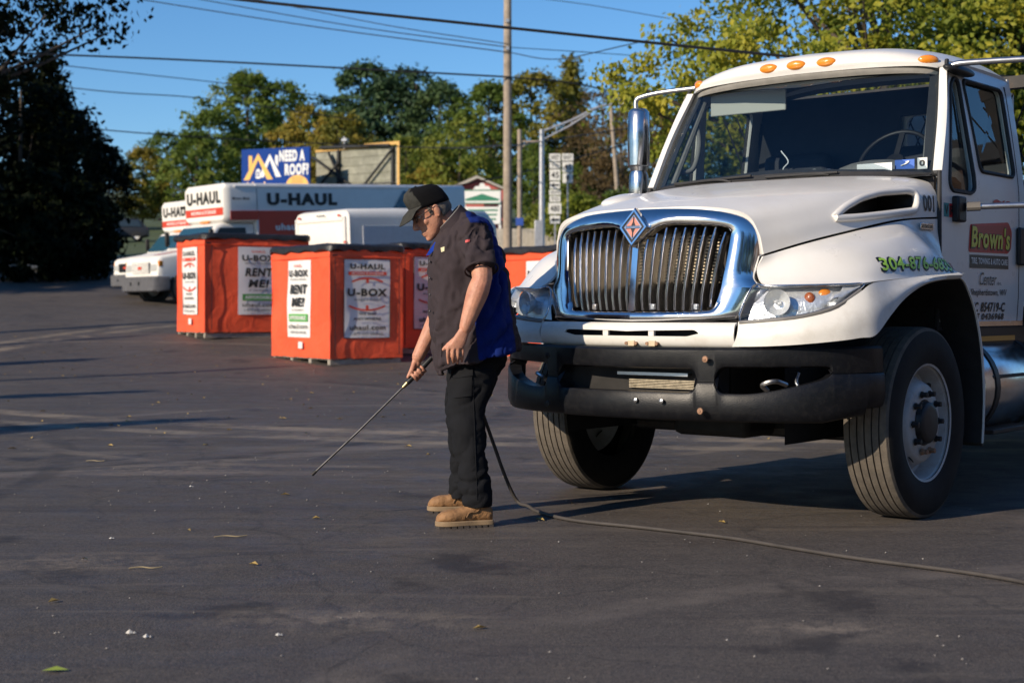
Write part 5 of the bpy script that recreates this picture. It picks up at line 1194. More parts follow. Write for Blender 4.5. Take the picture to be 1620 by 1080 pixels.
zz = px(822, 224, 66).z-zg(66); obj('post_arm', tube([(0,0,zz),(1.0,0,zz)], .045), M_wood, p2); obj('post_brace', tube([(0,0,zz-.35),(.35,0,zz-.05)], .03), M_wood, p2)
obj('small_blue_sign', box(0, -.12, px(822,351,66).z-zg(66), .34, .02, .34), mat('sign_blue', (.03,.08,.35), .5), p2, bevel=.01)
up_pole('leaning_pole', at_ground(983, 84), 8.0, .13, .11, M_wood, 'slim leaning brown utility pole in front of the brown trees', 'utility pole', (-.6, 0))
L0 = at_ground(857, 62); lz = lambda y: px(857, y, 62).z-zg(62)
lamp = empty('street_lamp', L0, 0, 'grey metal street lamp with long truss arm beside the route signs', 'street lamp')
obj('shaft', tube([(0,0,-.2),(0,0,lz(205))], [.14,.10], 14), M_galv, lamp, 60)
dx = lambda x: (x-857)/F_PX*62
obj('upper_arm', tube(catmull([(0,0,lz(208)),(dx(905),0,lz(190)),(dx(940),0,lz(172)),(dx(962),0,lz(166)),(dx(982),0,lz(164))], 5), .05, 8), M_galv, lamp, 60)
obj('lower_arm', tube([(0,0,lz(222)),(dx(900),0,lz(200)),(dx(938),0,lz(176))], .042, 8), M_galv, lamp, 60)
for x, a, b in ((880,199.5,212),(905,190,196.5)): obj('arm_strut', tube([(dx(x),0,lz(a)),(dx(x),0,lz(b))], .025, 6), M_galv, lamp)
obj('lamp_head', loft([[Vector((dx(x), w*math.cos(k*math.pi/6), lz(164)+h*math.sin(k*math.pi/6))) for k in range(12)] for x, w, h in ((980,.08,.06),(984,.18,.11),(990,.2,.12),(995,.12,.07))]), M_galv, lamp, 50)
obj('control_box', box(-.12, -.18, lz(370), .36, .24, 1.1), M_galv, lamp, bevel=.02)
def sign_stack(x, Y, plates, label, top, bot):
    b = at_ground(x, Y); e = empty('route_sign', b, 0, label, 'road sign', 'route sign assemblies'); Z = lambda y: px(x, y, Y).z-zg(Y); k = Y/F_PX
    obj('sign_post', box(0, .03, (Z(top))/2-.1, .06, .05, Z(top)+.2), M_galv, e)
    for y0, y1, w, s in plates:
        p = obj('sign_plate', box(0, -.02, (Z(y0)+Z(y1))/2, w*k, .02, Z(y0)-Z(y1)-.015), M_sgn, e, bevel=.008)
        f = lambda u, v: (u, -.034, v); zc, hh = (Z(y0)+Z(y1))/2, (Z(y0)-Z(y1))
        if s == '<': obj('arrow', poly_on([(-.16,zc),(-.04,zc+.10),(-.04,zc+.035),(.16,zc+.035),(.16,zc-.035),(-.04,zc-.035),(-.04,zc-.10)], f), M_ink, p, 0)
        elif s == '^': obj('arrow', poly_on([(0,zc+.13),(.10,zc+.01),(.035,zc+.01),(.035,zc-.13),(-.035,zc-.13),(-.035,zc+.01),(-.10,zc+.01)], f), M_ink, p, 0)
        elif s: obj('sign_lettering', text_on(s, f, -w*k*.36, w*k*.36, zc-hh*.27, zc+hh*.27, .02), M_ink, p, 0)
sign_stack(878, 60, [(243,256,18,'WEST'),(257,267,17,'TO'),(268,286,17,'45'),(287,299,16,'<'),(300,309,18,'SOUTH'),(310,320,17,'TO'),(321,339,20,'480'),(341,354,16,'<')], 'taller route sign stack of white plates reading 45 and 480', 243, 388)
sign_stack(898, 60.6, [(243,255,18,'EAST'),(256,273,17,'45'),(274,290,16,'^')], 'shorter route sign stack reading 45 with an upward arrow', 243, 388)
# billboard
bl, brp = px(382, 238, 111.2), px(490, 227, 109.0); wv = Vector((brp.x-bl.x, brp.y-bl.y)); BW = wv.length; ba = math.atan2(wv.y, wv.x)
bb = empty('billboard', (bl.x, bl.y, zg(111)), ba, 'blue billboard asking NEED A ROOF with gold and white roof shapes', 'billboard')
zt = bl.z-zg(111)+.05; BH = 4.1; zb = zt-BH
obj('panel', box(BW/2, .08, zt-BH/2, BW, .16, BH), M_bb, bb, bevel=.02)
bf = lambda u, v: (u*BW, -.012, zb+v*BH); bf2 = lambda u, v: (u*BW, -.022, zb+v*BH)
def chev(x, y, w, h, t, m, nm, f=bf):
    obj(nm, poly_on([(x-w,y-h),(x,y),(x+w,y-h),(x+w-t,y-h),(x,y-t*1.35),(x-w+t,y-h)], f), m, bb, 0)
chev(.42, .90, .165, .42, .075, M_bw, 'white_roof_shape'); obj('white_chimney', poly_on([(.50,.74),(.54,.66),(.54,.87),(.50,.87)], bf), M_bw, bb, 0)
chev(.25, .92, .215, .48, .085, M_gold, 'gold_roof_shape', bf2); obj('gold_chimney', poly_on([(.11,.62),(.16,.73),(.16,.88),(.11,.88)], bf2), M_gold, bb, 0)
obj('house_shape', poly_on(fillet([(.215,.46),(.285,.46),(.285,.60),(.25,.65),(.215,.60)], .02, 2), bf2), M_bw, bb, 0)
for u in (.226, .254): 
    for v in (.50, .55): obj('house_pane', poly_on([(u,v),(u+.02,v),(u+.02,v+.035),(u,v+.035)], lambda a, b: (a*BW, -.03, zb+b*BH)), M_bb, bb, 0)
obj('headline_lettering', text_on('NEED A', bf, .56, .93, .75, .955, .05), M_bw, bb, 0); obj('headline_lettering', text_on('ROOF?', bf, .64, .985, .50, .71, .05), M_bw, bb, 0)
obj('name_lettering', text_on('Modern', bf, .08, .58, .21, .40, .03), mat('billboard_peach', (.78,.50,.30), .5), bb, 0)
obj('gold_disc', poly_on([(.82+.165*math.cos(k*math.pi/12), .30+.20*math.sin(k*math.pi/12)) for k in range(24)], bf), M_gold, bb, 0)
for k in range(3): obj('disc_line', poly_on([(.74,.36+.04*k),(.90,.36+.04*k),(.90,.375+.04*k),(.74,.375+.04*k)], bf2), mat('disc_ink', (.35,.18,.04), .5), bb, 0)
for u in (.15, .5, .85): obj('support_post', box(u*BW, .32, (zb+.2)/2, .22, .22, zb+.4), M_steel, bb)
for k in range(4): obj('rear_stringer', box(BW/2, .2, zb+.5+k*1.0, BW, .08, .1), M_steel, bb)
# back of a second hoarding
h0, h1 = px(494, 242, 113), px(631, 240, 108); wv = Vector((h1.x-h0.x, h1.y-h0.y)); HW = wv.length
hd2 = empty('hoarding', (h0.x, h0.y, zg(111)), math.atan2(wv.y, wv.x), 'back of a weathered wooden hoarding with dark diagonal braces', 'hoarding'); ht_ = h0.z-zg(111)+.1
M_hb = mat('hoarding_board', (.25,.25,.20), .8, var=.3, vscale=1.5, dirt=(.16,.17,.12), dscale=1); M_hy = mat('hoarding_frame', (.62,.36,.10), .6)
for k in range(6): obj('board', box(HW/2, .3+.004*(k % 2), ht_-.36-k*.62, HW-.3, .06, .59), M_hb, hd2)
obj('top_frame', box(HW*.33, .2, ht_+.02, HW*.62, .1, .14), M_hy, hd2); obj('top_frame', box(HW*.80, .12, ht_+.14, HW*.40, .1, .22), M_hy, hd2); obj('side_frame', box(HW-.1, .1, ht_-1.6, .20, .12, 3.6), M_hy, hd2)
for a, b in (((.2,-.2),(.42,-3.4)),((.0,-.4),(.55,-3.2)),((.32,-1.0),(.05,-2.9)),((.93,-.3),(.55,-3.3)),((.9,.0),(.1,.25))): obj('brace', tube([(a[0]*HW,-.05,ht_+a[1]),(b[0]*HW,-.05,ht_+b[1])], .11, 6), M_black, hd2)
for u in (.3, .92): obj('post', box(u*HW, .12, (ht_-.1)/2, .2, .2, ht_), M_black, hd2)
obj('walkway', box(HW/2, -.1, ht_-2.75, HW-.6, .2, .1), M_black, hd2)
obj('flood_lamp', box(HW*.40, -.1, ht_+.65, .5, .25, .18, None), M_galv, hd2); obj('lamp_arm', tube([(HW*.38,0,ht_),(HW*.38,0,ht_+.9)], .06), M_galv, hd2)
# red shed with a garden-style sign in front
sb = at_ground(757, 90); shed = empty('red_shed', sb, R(-4), 'small red gabled shed standing behind the man by the utility pole', 'shed'); Z = lambda y: px(757, y, 90).z-zg(90); K = 90/F_PX
ez, rz_ = Z(301), Z(283); hw = 40*K
obj('front_wall', ([Vector((-hw,0,0)), Vector((hw,0,0)), Vector((hw,0,ez)), Vector((0,0,rz_)), Vector((-hw,0,ez))], [(0,1,2,3,4)]), mat('red_siding', (.42,.10,.09), .8, var=.15, vscale=3), shed, 0)
for s in (1, -1):
    obj('side_wall', ([Vector((s*hw,0,0)), Vector((s*hw,4,0)), Vector((s*hw,4,ez)), Vector((s*hw,0,ez))], [(0,1,2,3)]), mat('red_siding', (.42,.10,.09), .8), shed, 0)
    obj('roof_slope', shell(([Vector((0,-.35,rz_+.12)), Vector((s*(hw+.35),-.35,ez-.02)), Vector((s*(hw+.35),4.2,ez-.02)), Vector((0,4.2,rz_+.12))], [(0,1,2,3)]), .1), mat('shed_roof', (.22,.20,.17), .8, var=.2), shed, 0)
    obj('barge_board', tube([(0,-.38,rz_+.07),(s*(hw+.33),-.38,ez-.06)], .07, 5), mat('barge_pale', (.45,.42,.36), .7), shed)
obj('rear_wall', ([Vector((-hw,4,0)), Vector((hw,4,0)), Vector((hw,4,ez)), Vector((0,4,rz_)), Vector((-hw,4,ez))], [(0,1,2,3,4)]), mat('red_siding', (.42,.1,.09), .8), shed, 0)
sg = empty('shop_sign', sb+Vector((.25,-1.2,0)), R(-4), 'white and green panel sign in front of the red shed', 'sign'); M_sgr = mat('sign_green', (.03,.20,.11), .5)
zz0, zz1 = Z(358), Z(303); sw_ = 29*K
obj('upper_panel', box(0, 0, Z(314), sw_*2, .12, Z(303)-Z(325)), M_bw, sg, bevel=.02); obj('lower_panel', box(0, 0, Z(343), sw_*2, .12, Z(330)-Z(357)), M_bw, sg, bevel=.02)
obj('crown_panel', ([Vector((.5*a*sw_,-.07,Z(303)+b)) for a, b in ((-1,0),(1,0),(.7,.22),(.35,.22),(.2,.4),(-.2,.4),(-.35,.22),(-.7,.22))], [tuple(range(8))]), M_bw, sg, 0)
obj('green_hill', poly_on([(-sw_*.9,Z(320)),(sw_*.9,Z(320)),(sw_*.9,Z(317)),(sw_*.3,Z(312)),(0,Z(309)),(-sw_*.3,Z(312)),(-sw_*.9,Z(317))], lambda u, v: (u, -.075, v)), M_sgr, sg, 0)
for k, (a, b) in enumerate(((-.8,.85),(-.85,.8),(-.7,.75))): obj('sign_line', poly_on([(a*sw_,Z(336+k*7)),(b*sw_,Z(336+k*7)),(b*sw_,Z(333.5+k*7)),(a*sw_,Z(333.5+k*7))], lambda u, v: (u, -.075, v)), M_sgr, sg, 0)
for y0 in (303.5, 324): obj('green_edge', box(0, -.065, Z(y0), sw_*2, .03, .06), M_sgr, sg)
for s in (1, -1): obj('sign_leg', box(s*sw_*.95, .05, zz1/2, .14, .1, zz1), M_bw, sg)
# pale fence beyond the road
fe = empty('fence', (px(690,0,72).x, 72, zg(72)), 0, 'long pale board fence beyond the road behind the containers', 'fence'); M_fb = mat('fence_board', (.42,.38,.32), .85, var=.2, vscale=2)
import itertools
pan = mesh_of('panel', join(*[box(.11+k*.2, .004*(k % 2), .66, .19, .03, 1.3) for k in range(12)]), M_fb, 0)
for k in range(22):
    o = bpy.data.objects.new('fence_panel', pan); COL.objects.link(o); o.parent = fe; o.location = (k*2.46, 0, 0); o['kind'] = 'stuff'
    obj('fence_post', box(k*2.46, .06, .7, .11, .11, 1.45), M_fb, fe)
# overhead wires
def wire(pts, r, label, sag=.0):
    P = [px(*p) for p in pts]; Q = catmull(P, 10)
    o = obj('overhead_wire', tube(Q, r, 5), M_black, None, 60); return tag(o, label, 'wire', 'overhead wires')
wire([(250,-16,23),(380,0,23),(810,45,23.2),(1270,92,23.5),(1900,150,24)], .025, 'thickest overhead cable, crossing above the pole towards the right hand tree')
wire([(-150,74,48),(0,83,50),(330,97,52),(803,122,53.8)], .035, 'dark overhead cable from the left edge to the pole, low across the sky')
wire([(803,122,53.8),(900,131,55),(1000,150,57),(1200,178,60)], .03, 'dark cable sloping down from the pole to the street lamp side')
wire([(180,-7,60),(225,0,60),(500,43,58),(803,83,53.8)], .022, 'lowest of the three thin wires running up left from the pole')
wire([(290,-6,60),(320,0,60),(560,42,58),(803,75,53.8)], .02, 'middle one of the three thin wires running up left from the pole')
wire([(380,-6,60),(420,2,60),(610,40,58),(803,70,53.8)], .018, 'highest of the three thin wires running up left from the pole')
wire([(803,83,53.8),(880,94,50),(985,73,46),(1100,46,42)], .018, 'thin wire dipping right of the pole below the thick cable')
wire([(803,75,53.8),(1000,88,56),(1200,105,60)], .015, 'thin wire right of the pole nearly level into the tree')
wire([(820,-6,60),(930,8,58),(1060,30,56)], .015, 'faint thin wire at the top edge right of the pole')
wire([(60,95,75),(110,105,75),(380,135,78),(560,160,80)], .025, 'faint wire sloping down over the gap between the left trees')
wire([(100,138,75),(190,147,75),(330,157,78),(560,190,80)], .028, 'faint wire just under the sloping one at left')
wire([(90,196,70),(190,208,70),(400,222,72),(690,234,72),(803,230,54.2)], .03, 'low dark wire passing in front of the far trees above the billboard')
wire([(803,232,54.2),(857,224,62),(975,206,70),(1100,190,76)], .025, 'low wire rising right from the pole past the street lamp')
wire([(690,300,74),(830,272,78),(978,232,83.8),(1080,210,88)], .035, 'pale guy wire running up to the leaning pole')
# ================================================================ trees
def leaf_mat(name, c0, c1, c2, sc=.5, tr=.35):
    m = bpy.data.materials.new(name); m.use_nodes = True; nt = m.node_tree; nt.nodes.clear(); L = nt.links.new
    out = nt.nodes.new('ShaderNodeOutputMaterial'); mx = nt.nodes.new('ShaderNodeMixShader'); d = nt.nodes.new('ShaderNodeBsdfPrincipled'); t = nt.nodes.new('ShaderNodeBsdfTranslucent')
    d.inputs['Roughness'].default_value = .6; d.inputs['Specular IOR Level'].default_value = .05 if 'dark' in name and 'green' not in name else .3
    g = nt.nodes.new('ShaderNodeNewGeometry'); oi = nt.nodes.new('ShaderNodeObjectInfo'); va = nt.nodes.new('ShaderNodeVectorMath'); va.operation = 'ADD'
    L(g.outputs['Position'], va.inputs[0]); n = nt.nodes.new('ShaderNodeTexNoise'); n.inputs['Scale'].default_value = sc; n.inputs['Detail'].default_value = 5; n.inputs['Roughness'].default_value = .75; L(va.outputs[0], n.inputs['Vector'])
    ad = nt.nodes.new('ShaderNodeMath'); ad.operation = 'MULTIPLY_ADD'; L(oi.outputs['Random'], ad.inputs[0]); ad.inputs[1].default_value = .22; L(n.outputs['Fac'], ad.inputs[2])
    r = nt.nodes.new('ShaderNodeValToRGB'); e = r.color_ramp.elements; e[0].position = .38; e[0].color = (*c0, 1); e[1].position = .78; e[1].color = (*c2, 1); k = r.color_ramp.elements.new(.58); k.color = (*c1, 1)
    L(ad.outputs[0], r.inputs['Fac']); L(r.outputs[0], d.inputs['Base Color']); L(r.outputs[0], t.inputs['Color'])
    mx.inputs[0].default_value = tr; L(d.outputs[0], mx.inputs[1]); L(t.outputs[0], mx.inputs[2]); L(mx.outputs[0], out.inputs[0]); return m
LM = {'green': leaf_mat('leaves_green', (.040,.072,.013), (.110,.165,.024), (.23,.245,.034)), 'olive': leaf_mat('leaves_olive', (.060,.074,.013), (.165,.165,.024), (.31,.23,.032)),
      'dark': leaf_mat('leaves_shade_dark', (.003,.005,.002), (.005,.008,.003), (.010,.014,.004), .5, .1), 'pine': leaf_mat('needles_dark_green', (.016,.040,.018), (.042,.082,.030), (.085,.125,.035), .6, .2),  # dark leaves: deep shade of the left trees is put into their colour
      'yellow': leaf_mat('leaves_yellow_green', (.065,.105,.014), (.22,.26,.028), (.46,.40,.04), .9, .45), 'brown': leaf_mat('leaves_brown', (.05,.040,.018), (.11,.075,.03), (.15,.095,.035))}
M_bark = mat('bark', (.075, .058, .043), .9, var=.35, vscale=5, bump=.8, bscale=14)
def crown(seed, h0, h1, rad, clumps, per, leaf, kind='round', spread=.9, aspect=.62):
    rng = random.Random(seed); V, Fc = [], []; H = h1-h0; lobes = [(rng.uniform(0, 6.28), rng.uniform(.15, .85), rng.uniform(.15, .35)) for _ in range(9)]
    tips = []
    for c in range(clumps):
        if kind == 'cone':
            t = rng.random()**1.5; z = h0+H*t; R_ = rad*(1-t)**.85*(.75+.25*math.sin(z*5+seed)); a = rng.uniform(0, 6.28); q = R_*math.sqrt(rng.uniform(.15, 1))
        else:
            t = rng.uniform(0, 1); prof = math.sin(math.pi*min(1, (t*.86+.12)))**.6; a = rng.uniform(0, 6.28)
            bump = 1+sum(w*max(0, math.cos(a-la))**3*max(0, 1-abs(t-lt)*3) for la, lt, w in lobes)-.18
            q = rad*prof*bump*rng.uniform(.30, 1)**.5; z = h0+H*t
        ctr = Vector((q*math.cos(a), q*math.sin(a), z)); tips.append(ctr); cs = rng.uniform(.5, 1.25)*spread
        for _ in range(per):
            p = ctr+Vector((rng.gauss(0, .42), rng.gauss(0, .42), rng.gauss(0, .30)))*cs
            od = Vector((p.x, p.y, (p.z-(h0+H*.45))*.8)); od = od.normalized() if od.length > .01 else Vector((0,0,1)); n = (Vector((rng.gauss(0, .75), rng.gauss(0, .75), rng.gauss(.25, .6)))+od*.8).normalized(); u = n.orthogonal().normalized(); w = n.cross(u); an = rng.uniform(0, 6.28); u, w = u*math.cos(an)+w*math.sin(an), w*math.cos(an)-u*math.sin(an)
            s = leaf*rng.uniform(.6, 1.3); k = len(V)
            V += [p-u*s*.5, p+w*s*aspect*.5, p+u*s*.5+n*s*.12, p-w*s*aspect*.5]; Fc.append((k, k+1, k+2, k+3))
    return (V, Fc), tips
def trunk_vf(seed, h, r, tips, nb=10):
    rng = random.Random(seed+99); lean = Vector((rng.uniform(-.4,.4), rng.uniform(-.4,.4), 0)); P = [Vector((0,0,-.4)), Vector((0,0,h*.25))+lean*.3, Vector((0,0,h*.55))+lean*.7, Vector((0,0,h*.9))+lean]
    vf = [tube(catmull(P, 3), [r*1.25]+[r*(1-.085*k) for k in range(9)], 9)]
    for q in rng.sample(tips, min(nb, len(tips))):
        z0 = min(q.z*.75, h*.8)*rng.uniform(.6, .95); t = z0/h; b = Vector((0,0,z0))+lean*t
        m = b.lerp(q, .5)+Vector((0,0,-.08*(q-b).length+.25)); vf.append(tube(catmull([b, m, q], 4), [r*.42*(1-k/10) for k in range(9)], 6))
    return join(*vf)
TV = {}
def variant(key, seed, h, rad, kind='round', clumps=210, per=34, leaf=.42, low=.22, spread=.9, r=.22, nb=10):
    cv, tips = crown(seed, h*low, h, rad, clumps, per, leaf, kind, spread)
    TV[key] = (mesh_of('crown', cv, None, 0), mesh_of('trunk', trunk_vf(seed, h, r, tips, nb), M_bark, 40))
variant('a', 1, 13, 5.2); variant('b', 2, 12, 4.4, low=.15); variant('c', 3, 14, 4.8, clumps=230); variant('p', 4, 14, 4.6, 'cone', 300, 32, .42, .08, .95); variant('q', 5, 15, 3.0, 'cone', 240, 30, .38, .25, .7)
variant('t', 6, 12, 4.2, clumps=120, per=16, leaf=.32, low=.3, nb=26, r=.16)
variant('s', 7, 4.0, 2.2, clumps=110, per=34, leaf=.30, low=.02, spread=.6, r=.08)
cmesh = {}
def tree(key, lm, pos, sc, rz, label, group='trees beyond the road', name='tree', cat='tree'):
    cm_, tm = TV[key]; k = (key, lm)
    if k not in cmesh: m = cm_.copy(); m.materials.clear(); m.materials.append(LM[lm]); cmesh[k] = m
    e = empty(name, pos, rz, label, cat, group); e.scale = (sc, sc, sc)
    t = obj('trunk', tm, None, e); c_ = obj('crown', cmesh[k], None, e); return e
def bg(key, lm, x, Y, ytop, label, rz=0, H=None, **kw):
    h = {'a':13,'b':12,'c':14,'p':14,'q':15,'t':12,'s':4.0}[key]; z0 = zg(Y); top = px(x, ytop, Y).z
    return tree(key, lm, (px(x,0,Y).x, Y, z0), (top-z0)/h*.97, rz, label, **kw)
# skyline from left to right
bg('b','olive',225,120,232,'low olive tree at the left end of the far tree line',1)
bg('a','green',262,128,205,'round green tree above the second moving truck cab',2)
bg('b','green',310,118,205,'green tree directly left of the white moving truck box',.4)
bg('c','green',335,134,172,'middle sized green tree left of the tallest left crown',1.1)
bg('c','green',392,140,112,'tall green tree whose crown rises left of the billboard',2.2)
bg('a','green',445,142,128,'tall green tree directly above the blue billboard',5)
bg('a','olive',500,132,165,'olive tree above the right edge of the billboard',3)
bg('b','olive',545,128,180,'yellowing tree above the weathered hoarding',4.2)
bg('c','pine',577,150,97,'dark blue green tree, tallest left of the man',.3)
bg('b','pine',612,146,122,'dark blue green tree between the two tallest dark ones',1.3)
bg('a','pine',655,148,102,'tall dark blue green tree directly above the man\'s cap',2.3)
bg('c','pine',700,142,130,'dark blue green tree at the right end of its group',.9)
bg('b','green',640,122,215,'low green tree behind the hoarding end post',.9)
bg('a','olive',690,120,250,'small olive tree left of the red shed roof',2.9)
bg('c','green',775,126,128,'round green tree left of the utility pole top',1.7)
bg('a','green',725,118,190,'green tree behind the red shed',3.7)
bg('c','olive',845,128,112,'yellow green tree directly right of the utility pole',.2)
bg('p','olive',902,132,90,'feathery tall yellow green tree above the route signs',1.9)
bg('a','green',845,112,225,'dark green tree behind the street lamp shaft',5.2)
bg('b','green',905,108,260,'low green tree behind the route signs',4.4)
bg('t','brown',948,118,135,'thin brown tree left of the leaning pole',.6)
bg('t','brown',985,112,125,'thin brown half bare tree behind the leaning pole',2.6)
bg('a','olive',1015,120,150,'olive tree behind the far mirror of the tow truck',1)
bg('b','brown',960,104,250,'low brown bush like tree below the thin brown trees',3)
bg('c','green',1100,120,120,'green tree hidden mostly behind the tow truck roof',2); bg('a','green',1230,118,110,'green tree seen through the tow truck windshield',3.3)
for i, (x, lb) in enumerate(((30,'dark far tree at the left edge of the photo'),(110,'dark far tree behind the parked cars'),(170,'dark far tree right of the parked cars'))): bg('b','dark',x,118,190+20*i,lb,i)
# bushes by the signs
for x, Y, yt, lm, lb in ((918,70,308,'yellow','bright yellow green bush right of the route signs'),(945,72,322,'yellow','smaller yellow green bush close to the hood of the tow truck'),(860,76,322,'green','green bush behind the street lamp foot'),(985,74,300,'green','green bush hidden partly by the far mirror')):
    bg('s',lm,x,Y,yt,lb,x*.7,group='bushes by the road',name='bush',cat='bush')
# near trees: smaller leaves
variant('n1', 21, 9.5, 4.2, clumps=210, per=170, leaf=.135, low=.30, spread=.74, r=.20, nb=26); variant('n2', 22, 10, 4.0, clumps=200, per=180, leaf=.135, low=.28, spread=.74, r=.20, nb=26)
tree('n1','yellow',(7.3,29.5,zg(29)),1.0,.4,'yellowing leafy tree right behind the tow truck cab, nearest the pole','trees behind the tow truck')
tree('n2','green',(10.4,31,zg(30)),1.0,2.0,'green leafy tree above the clearance lamps of the tow truck','trees behind the tow truck')
tree('n1','green',(13.2,30,zg(30)),1.05,3.4,'darker leafy tree at the top right corner above the cab door','trees behind the tow truck')
tree('n2','green',(16.8,36,zg(36)),1.15,5.0,'green leafy tree beyond the right edge behind the tow truck','trees behind the tow truck')
# left: dark shaded trees
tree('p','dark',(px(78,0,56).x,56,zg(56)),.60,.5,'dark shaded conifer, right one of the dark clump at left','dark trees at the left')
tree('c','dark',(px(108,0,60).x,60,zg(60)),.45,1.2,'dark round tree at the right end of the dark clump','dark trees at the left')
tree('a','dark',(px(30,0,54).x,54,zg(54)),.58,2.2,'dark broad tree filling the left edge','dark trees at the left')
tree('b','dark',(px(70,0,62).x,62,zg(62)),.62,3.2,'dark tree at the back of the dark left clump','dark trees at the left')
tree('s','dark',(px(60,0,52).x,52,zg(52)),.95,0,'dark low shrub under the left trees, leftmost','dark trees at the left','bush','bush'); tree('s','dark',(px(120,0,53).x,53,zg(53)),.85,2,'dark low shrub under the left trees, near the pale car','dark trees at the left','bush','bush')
variant('n3', 23, 11.5, 3.6, clumps=190, per=70, leaf=.17, low=.46, spread=.7, r=.18, nb=30)
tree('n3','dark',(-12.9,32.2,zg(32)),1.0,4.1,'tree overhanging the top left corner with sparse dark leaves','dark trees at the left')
# unseen trees added to cast shade, and poles inferred from their shadows
for i, (x, y, s) in enumerate(((-32,39,1.25),(-36,46,1.3),(-37,35,1.2),(-42,52,1.3),(-47,44,1.2))): tree('c' if i % 2 else 'a','dark',(x,y,zg(y)),s,i*1.3,('nearest','tallest','foremost','rearmost','outermost')[i]+' tall unseen tree added at far left to cast shade','unseen trees added at left for shade')
for i, (x, y) in enumerate(((-16.8,20),(-14.3,12.4),(-12.5,7.3))): tree('q','dark',(x,y,zg(y)),.36,i,('rear','middle','front')[i]+' unseen young conifer added at left to cast a wedge shadow','unseen conifers added at left for their shadows')
for x, y in ((-24.3,8.8),(-27.9,16)): 
    e = up_pole('utility_pole', (x,y,0), 12, .15, .12, M_wood, ('nearer' if y < 10 else 'farther')+' wooden utility pole out of frame at left', 'utility pole'); e['group'] = 'poles out of frame at left'
# added building and tree row, out of view, block sky light and darken the fill
shop = empty('added_shop_block', (17, 2, 0), 0, 'unseen brown brick building added at right to block sky light', 'building'); M_brk = mat('brown_brick', (.10,.065,.05), .85, var=.3, vscale=5)
obj('wall', box(4, 0, 2.6, 8, 34, 5.2), M_brk, shop); obj('roof', box(4, 0, 5.35, 8.6, 34.6, .3), mat('shop_roof', (.08,.08,.08), .8), shop)
for k in range(4): obj('bay_door', box(-.03, -13+k*8, 1.9, .06, 4.2, 3.8), mat('bay_door_grey', (.16,.16,.17), .6, var=.1), shop)
obj('door', box(-.03, 15, 1.05, .06, 1.0, 2.1), M_brk, shop)
for i, (x, y, s, v) in enumerate(((-7,-27,1.0,'a'),(-2,-24,.9,'c'),(4,-26,1.0,'b'),(9,-23,.9,'a'),(14,-26,1.0,'c'),(20,-24,1.0,'b'),(26,-26,1.1,'c'))): tree(v,'dark' if i % 2 else 'green',(x,y,0),s,i*1.1,('first','second','third','fourth','fifth','sixth','seventh')[i]+' tree from the left of the unseen row added to block sky light','unseen trees added behind the camera to block sky light')
# ================================================================ litter on the asphalt
rng = random.Random(5); V, Fc = [], []
def stone(c, s):
    k = len(V); q = [Vector((rng.uniform(.6,1)*a, rng.uniform(.6,1)*b, rng.uniform(.5,.8)*d)) for a, b, d in ((1,0,0),(-1,0,0),(0,1,0),(0,-1,0),(0,0,1),(0,0,-.3))]
    V.extend(Vector(c)+v*s for v in q); Fc.extend(tuple(k+i for i in f) for f in ((0,2,4),(2,1,4),(1,3,4),(3,0,4),(2,0,5),(1,2,5),(3,1,5),(0,3,5)))
for _ in range(420):
    Y = 4.5+26*rng.random()**1.4; x = rng.uniform(-.36, .36)*Y; stone((x, Y, zg(Y)+.002), rng.uniform(.002, .006)*(1+Y/16))
for _ in range(70):
    Y = rng.gauss(9.3, 1.0); x = rng.gauss(-1.3, .8); stone((x, Y, .002), rng.uniform(.003, .010))
tag(obj('gravel', (V, Fc), mat('pebble', (.22,.205,.19), .85, var=.5, vscale=3), None, 0), 'small loose pebbles scattered over the asphalt', 'gravel', kind='stuff')
V, Fc = [], []
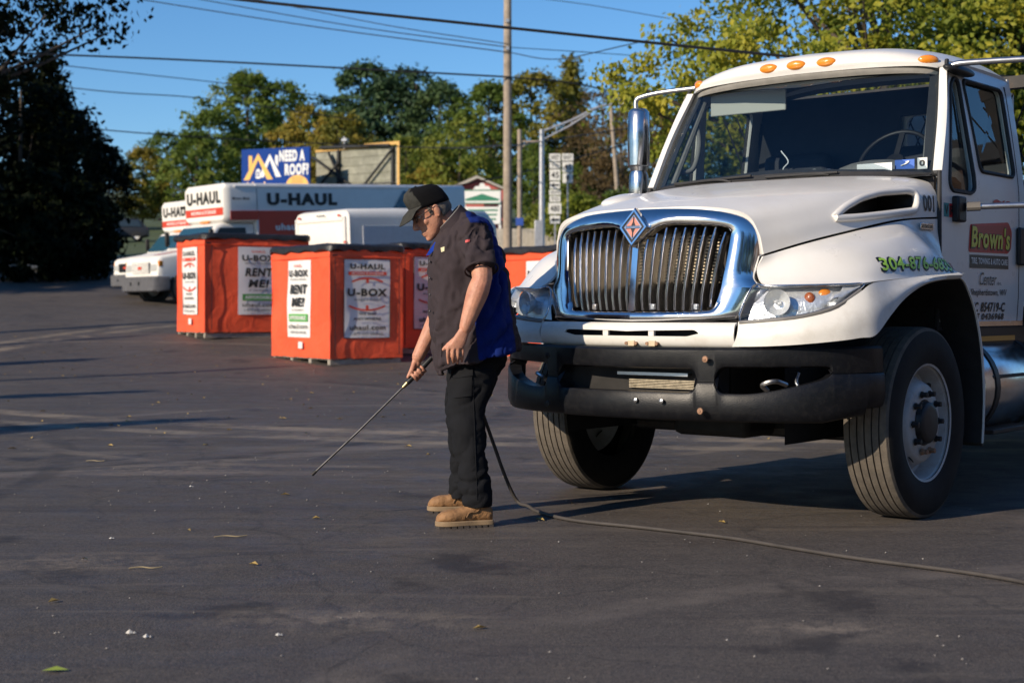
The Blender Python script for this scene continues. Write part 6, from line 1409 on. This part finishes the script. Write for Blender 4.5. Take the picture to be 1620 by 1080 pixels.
for _ in range(260):
    Y = 11+22*rng.random()**.7 if rng.random() < .965 else rng.uniform(5, 11); x = rng.uniform(-.36, .2)*Y; a = rng.uniform(0, 6.28); s = rng.uniform(.015, .04); u = Vector((math.cos(a), math.sin(a), 0)); w = Vector((-u.y, u.x, 0)); c = Vector((x, Y, zg(Y)+.006)); k = len(V)
    V.extend([c-u*s, c+w*s*.5+Vector((0,0,.008)), c+u*s, c-w*s*.5+Vector((0,0,.012))]); Fc.append((k,k+1,k+2,k+3))
tag(obj('fallen_leaves', (V, Fc), mat('dry_leaf', (.36,.25,.08), .8, var=.4, vscale=4), None, 0), 'dry yellow leaves scattered over the asphalt', 'leaves', kind='stuff')
def ground_at(x, y): Y = F_PX*CAM_H/(y-HOR); return Vector(((x-810)/F_PX*Y, Y, 0))
for i, (x, y, s, lb) in enumerate(((205,1002,.018,'white crumbled stone, left of a pair in the foreground'),(232,1008,.015,'white crumbled stone, right of a pair in the foreground'),(440,1005,.014,'pale stone in the foreground right of the white pair'),(176,852,.013,'small stone lying alone left of centre'),(302,770,.014,'pale pebble among the pebbles left of the wand tip'))):
    V, Fc = [], []; stone((0,0,.003), s); stone((s*.9,.2*s,.002), s*.6); p = ground_at(x, y)
    o = obj('stone', (V, Fc), mat('pale_stone', (.5,.48,.45), .85, var=.2, vscale=30), None, 0); o.location = p; tag(o, lb, 'stone', 'stones in the foreground')
for x, y, l, a, lb in ((230,900,.07,.1,'dry straw coloured twig lying left in the foreground'),(150,730,.07,-.15,'short dry twig at left near the shadow tips'),(365,850,.08,.2,'thin dry stem in front of the wand tip')):
    p = ground_at(x, y); o = obj('twig', tube(catmull([(-l,0,.006),(-l*.3,.012,.009),(l*.4,-.004,.006),(l,.01,.008)], 4), .0028, 5), mat('dry_twig', (.30,.24,.14), .8), None, 60); o.location = p; o.rotation_euler = (0,0,a); tag(o, lb, 'twig', 'twigs on the asphalt')
p = ground_at(160, 1062 if False else 1063); o = obj('green_leaf', ([Vector(v) for v in ((-.04,0,.004),(0,.02,.014),(.045,.004,.006),(0,-.02,.010))], [(0,1,2,3)]), mat('fresh_leaf', (.20,.26,.04), .6), None, 0); o.location = ground_at(86, 1062); tag(o, 'single green leaf near the bottom left corner', 'leaf')
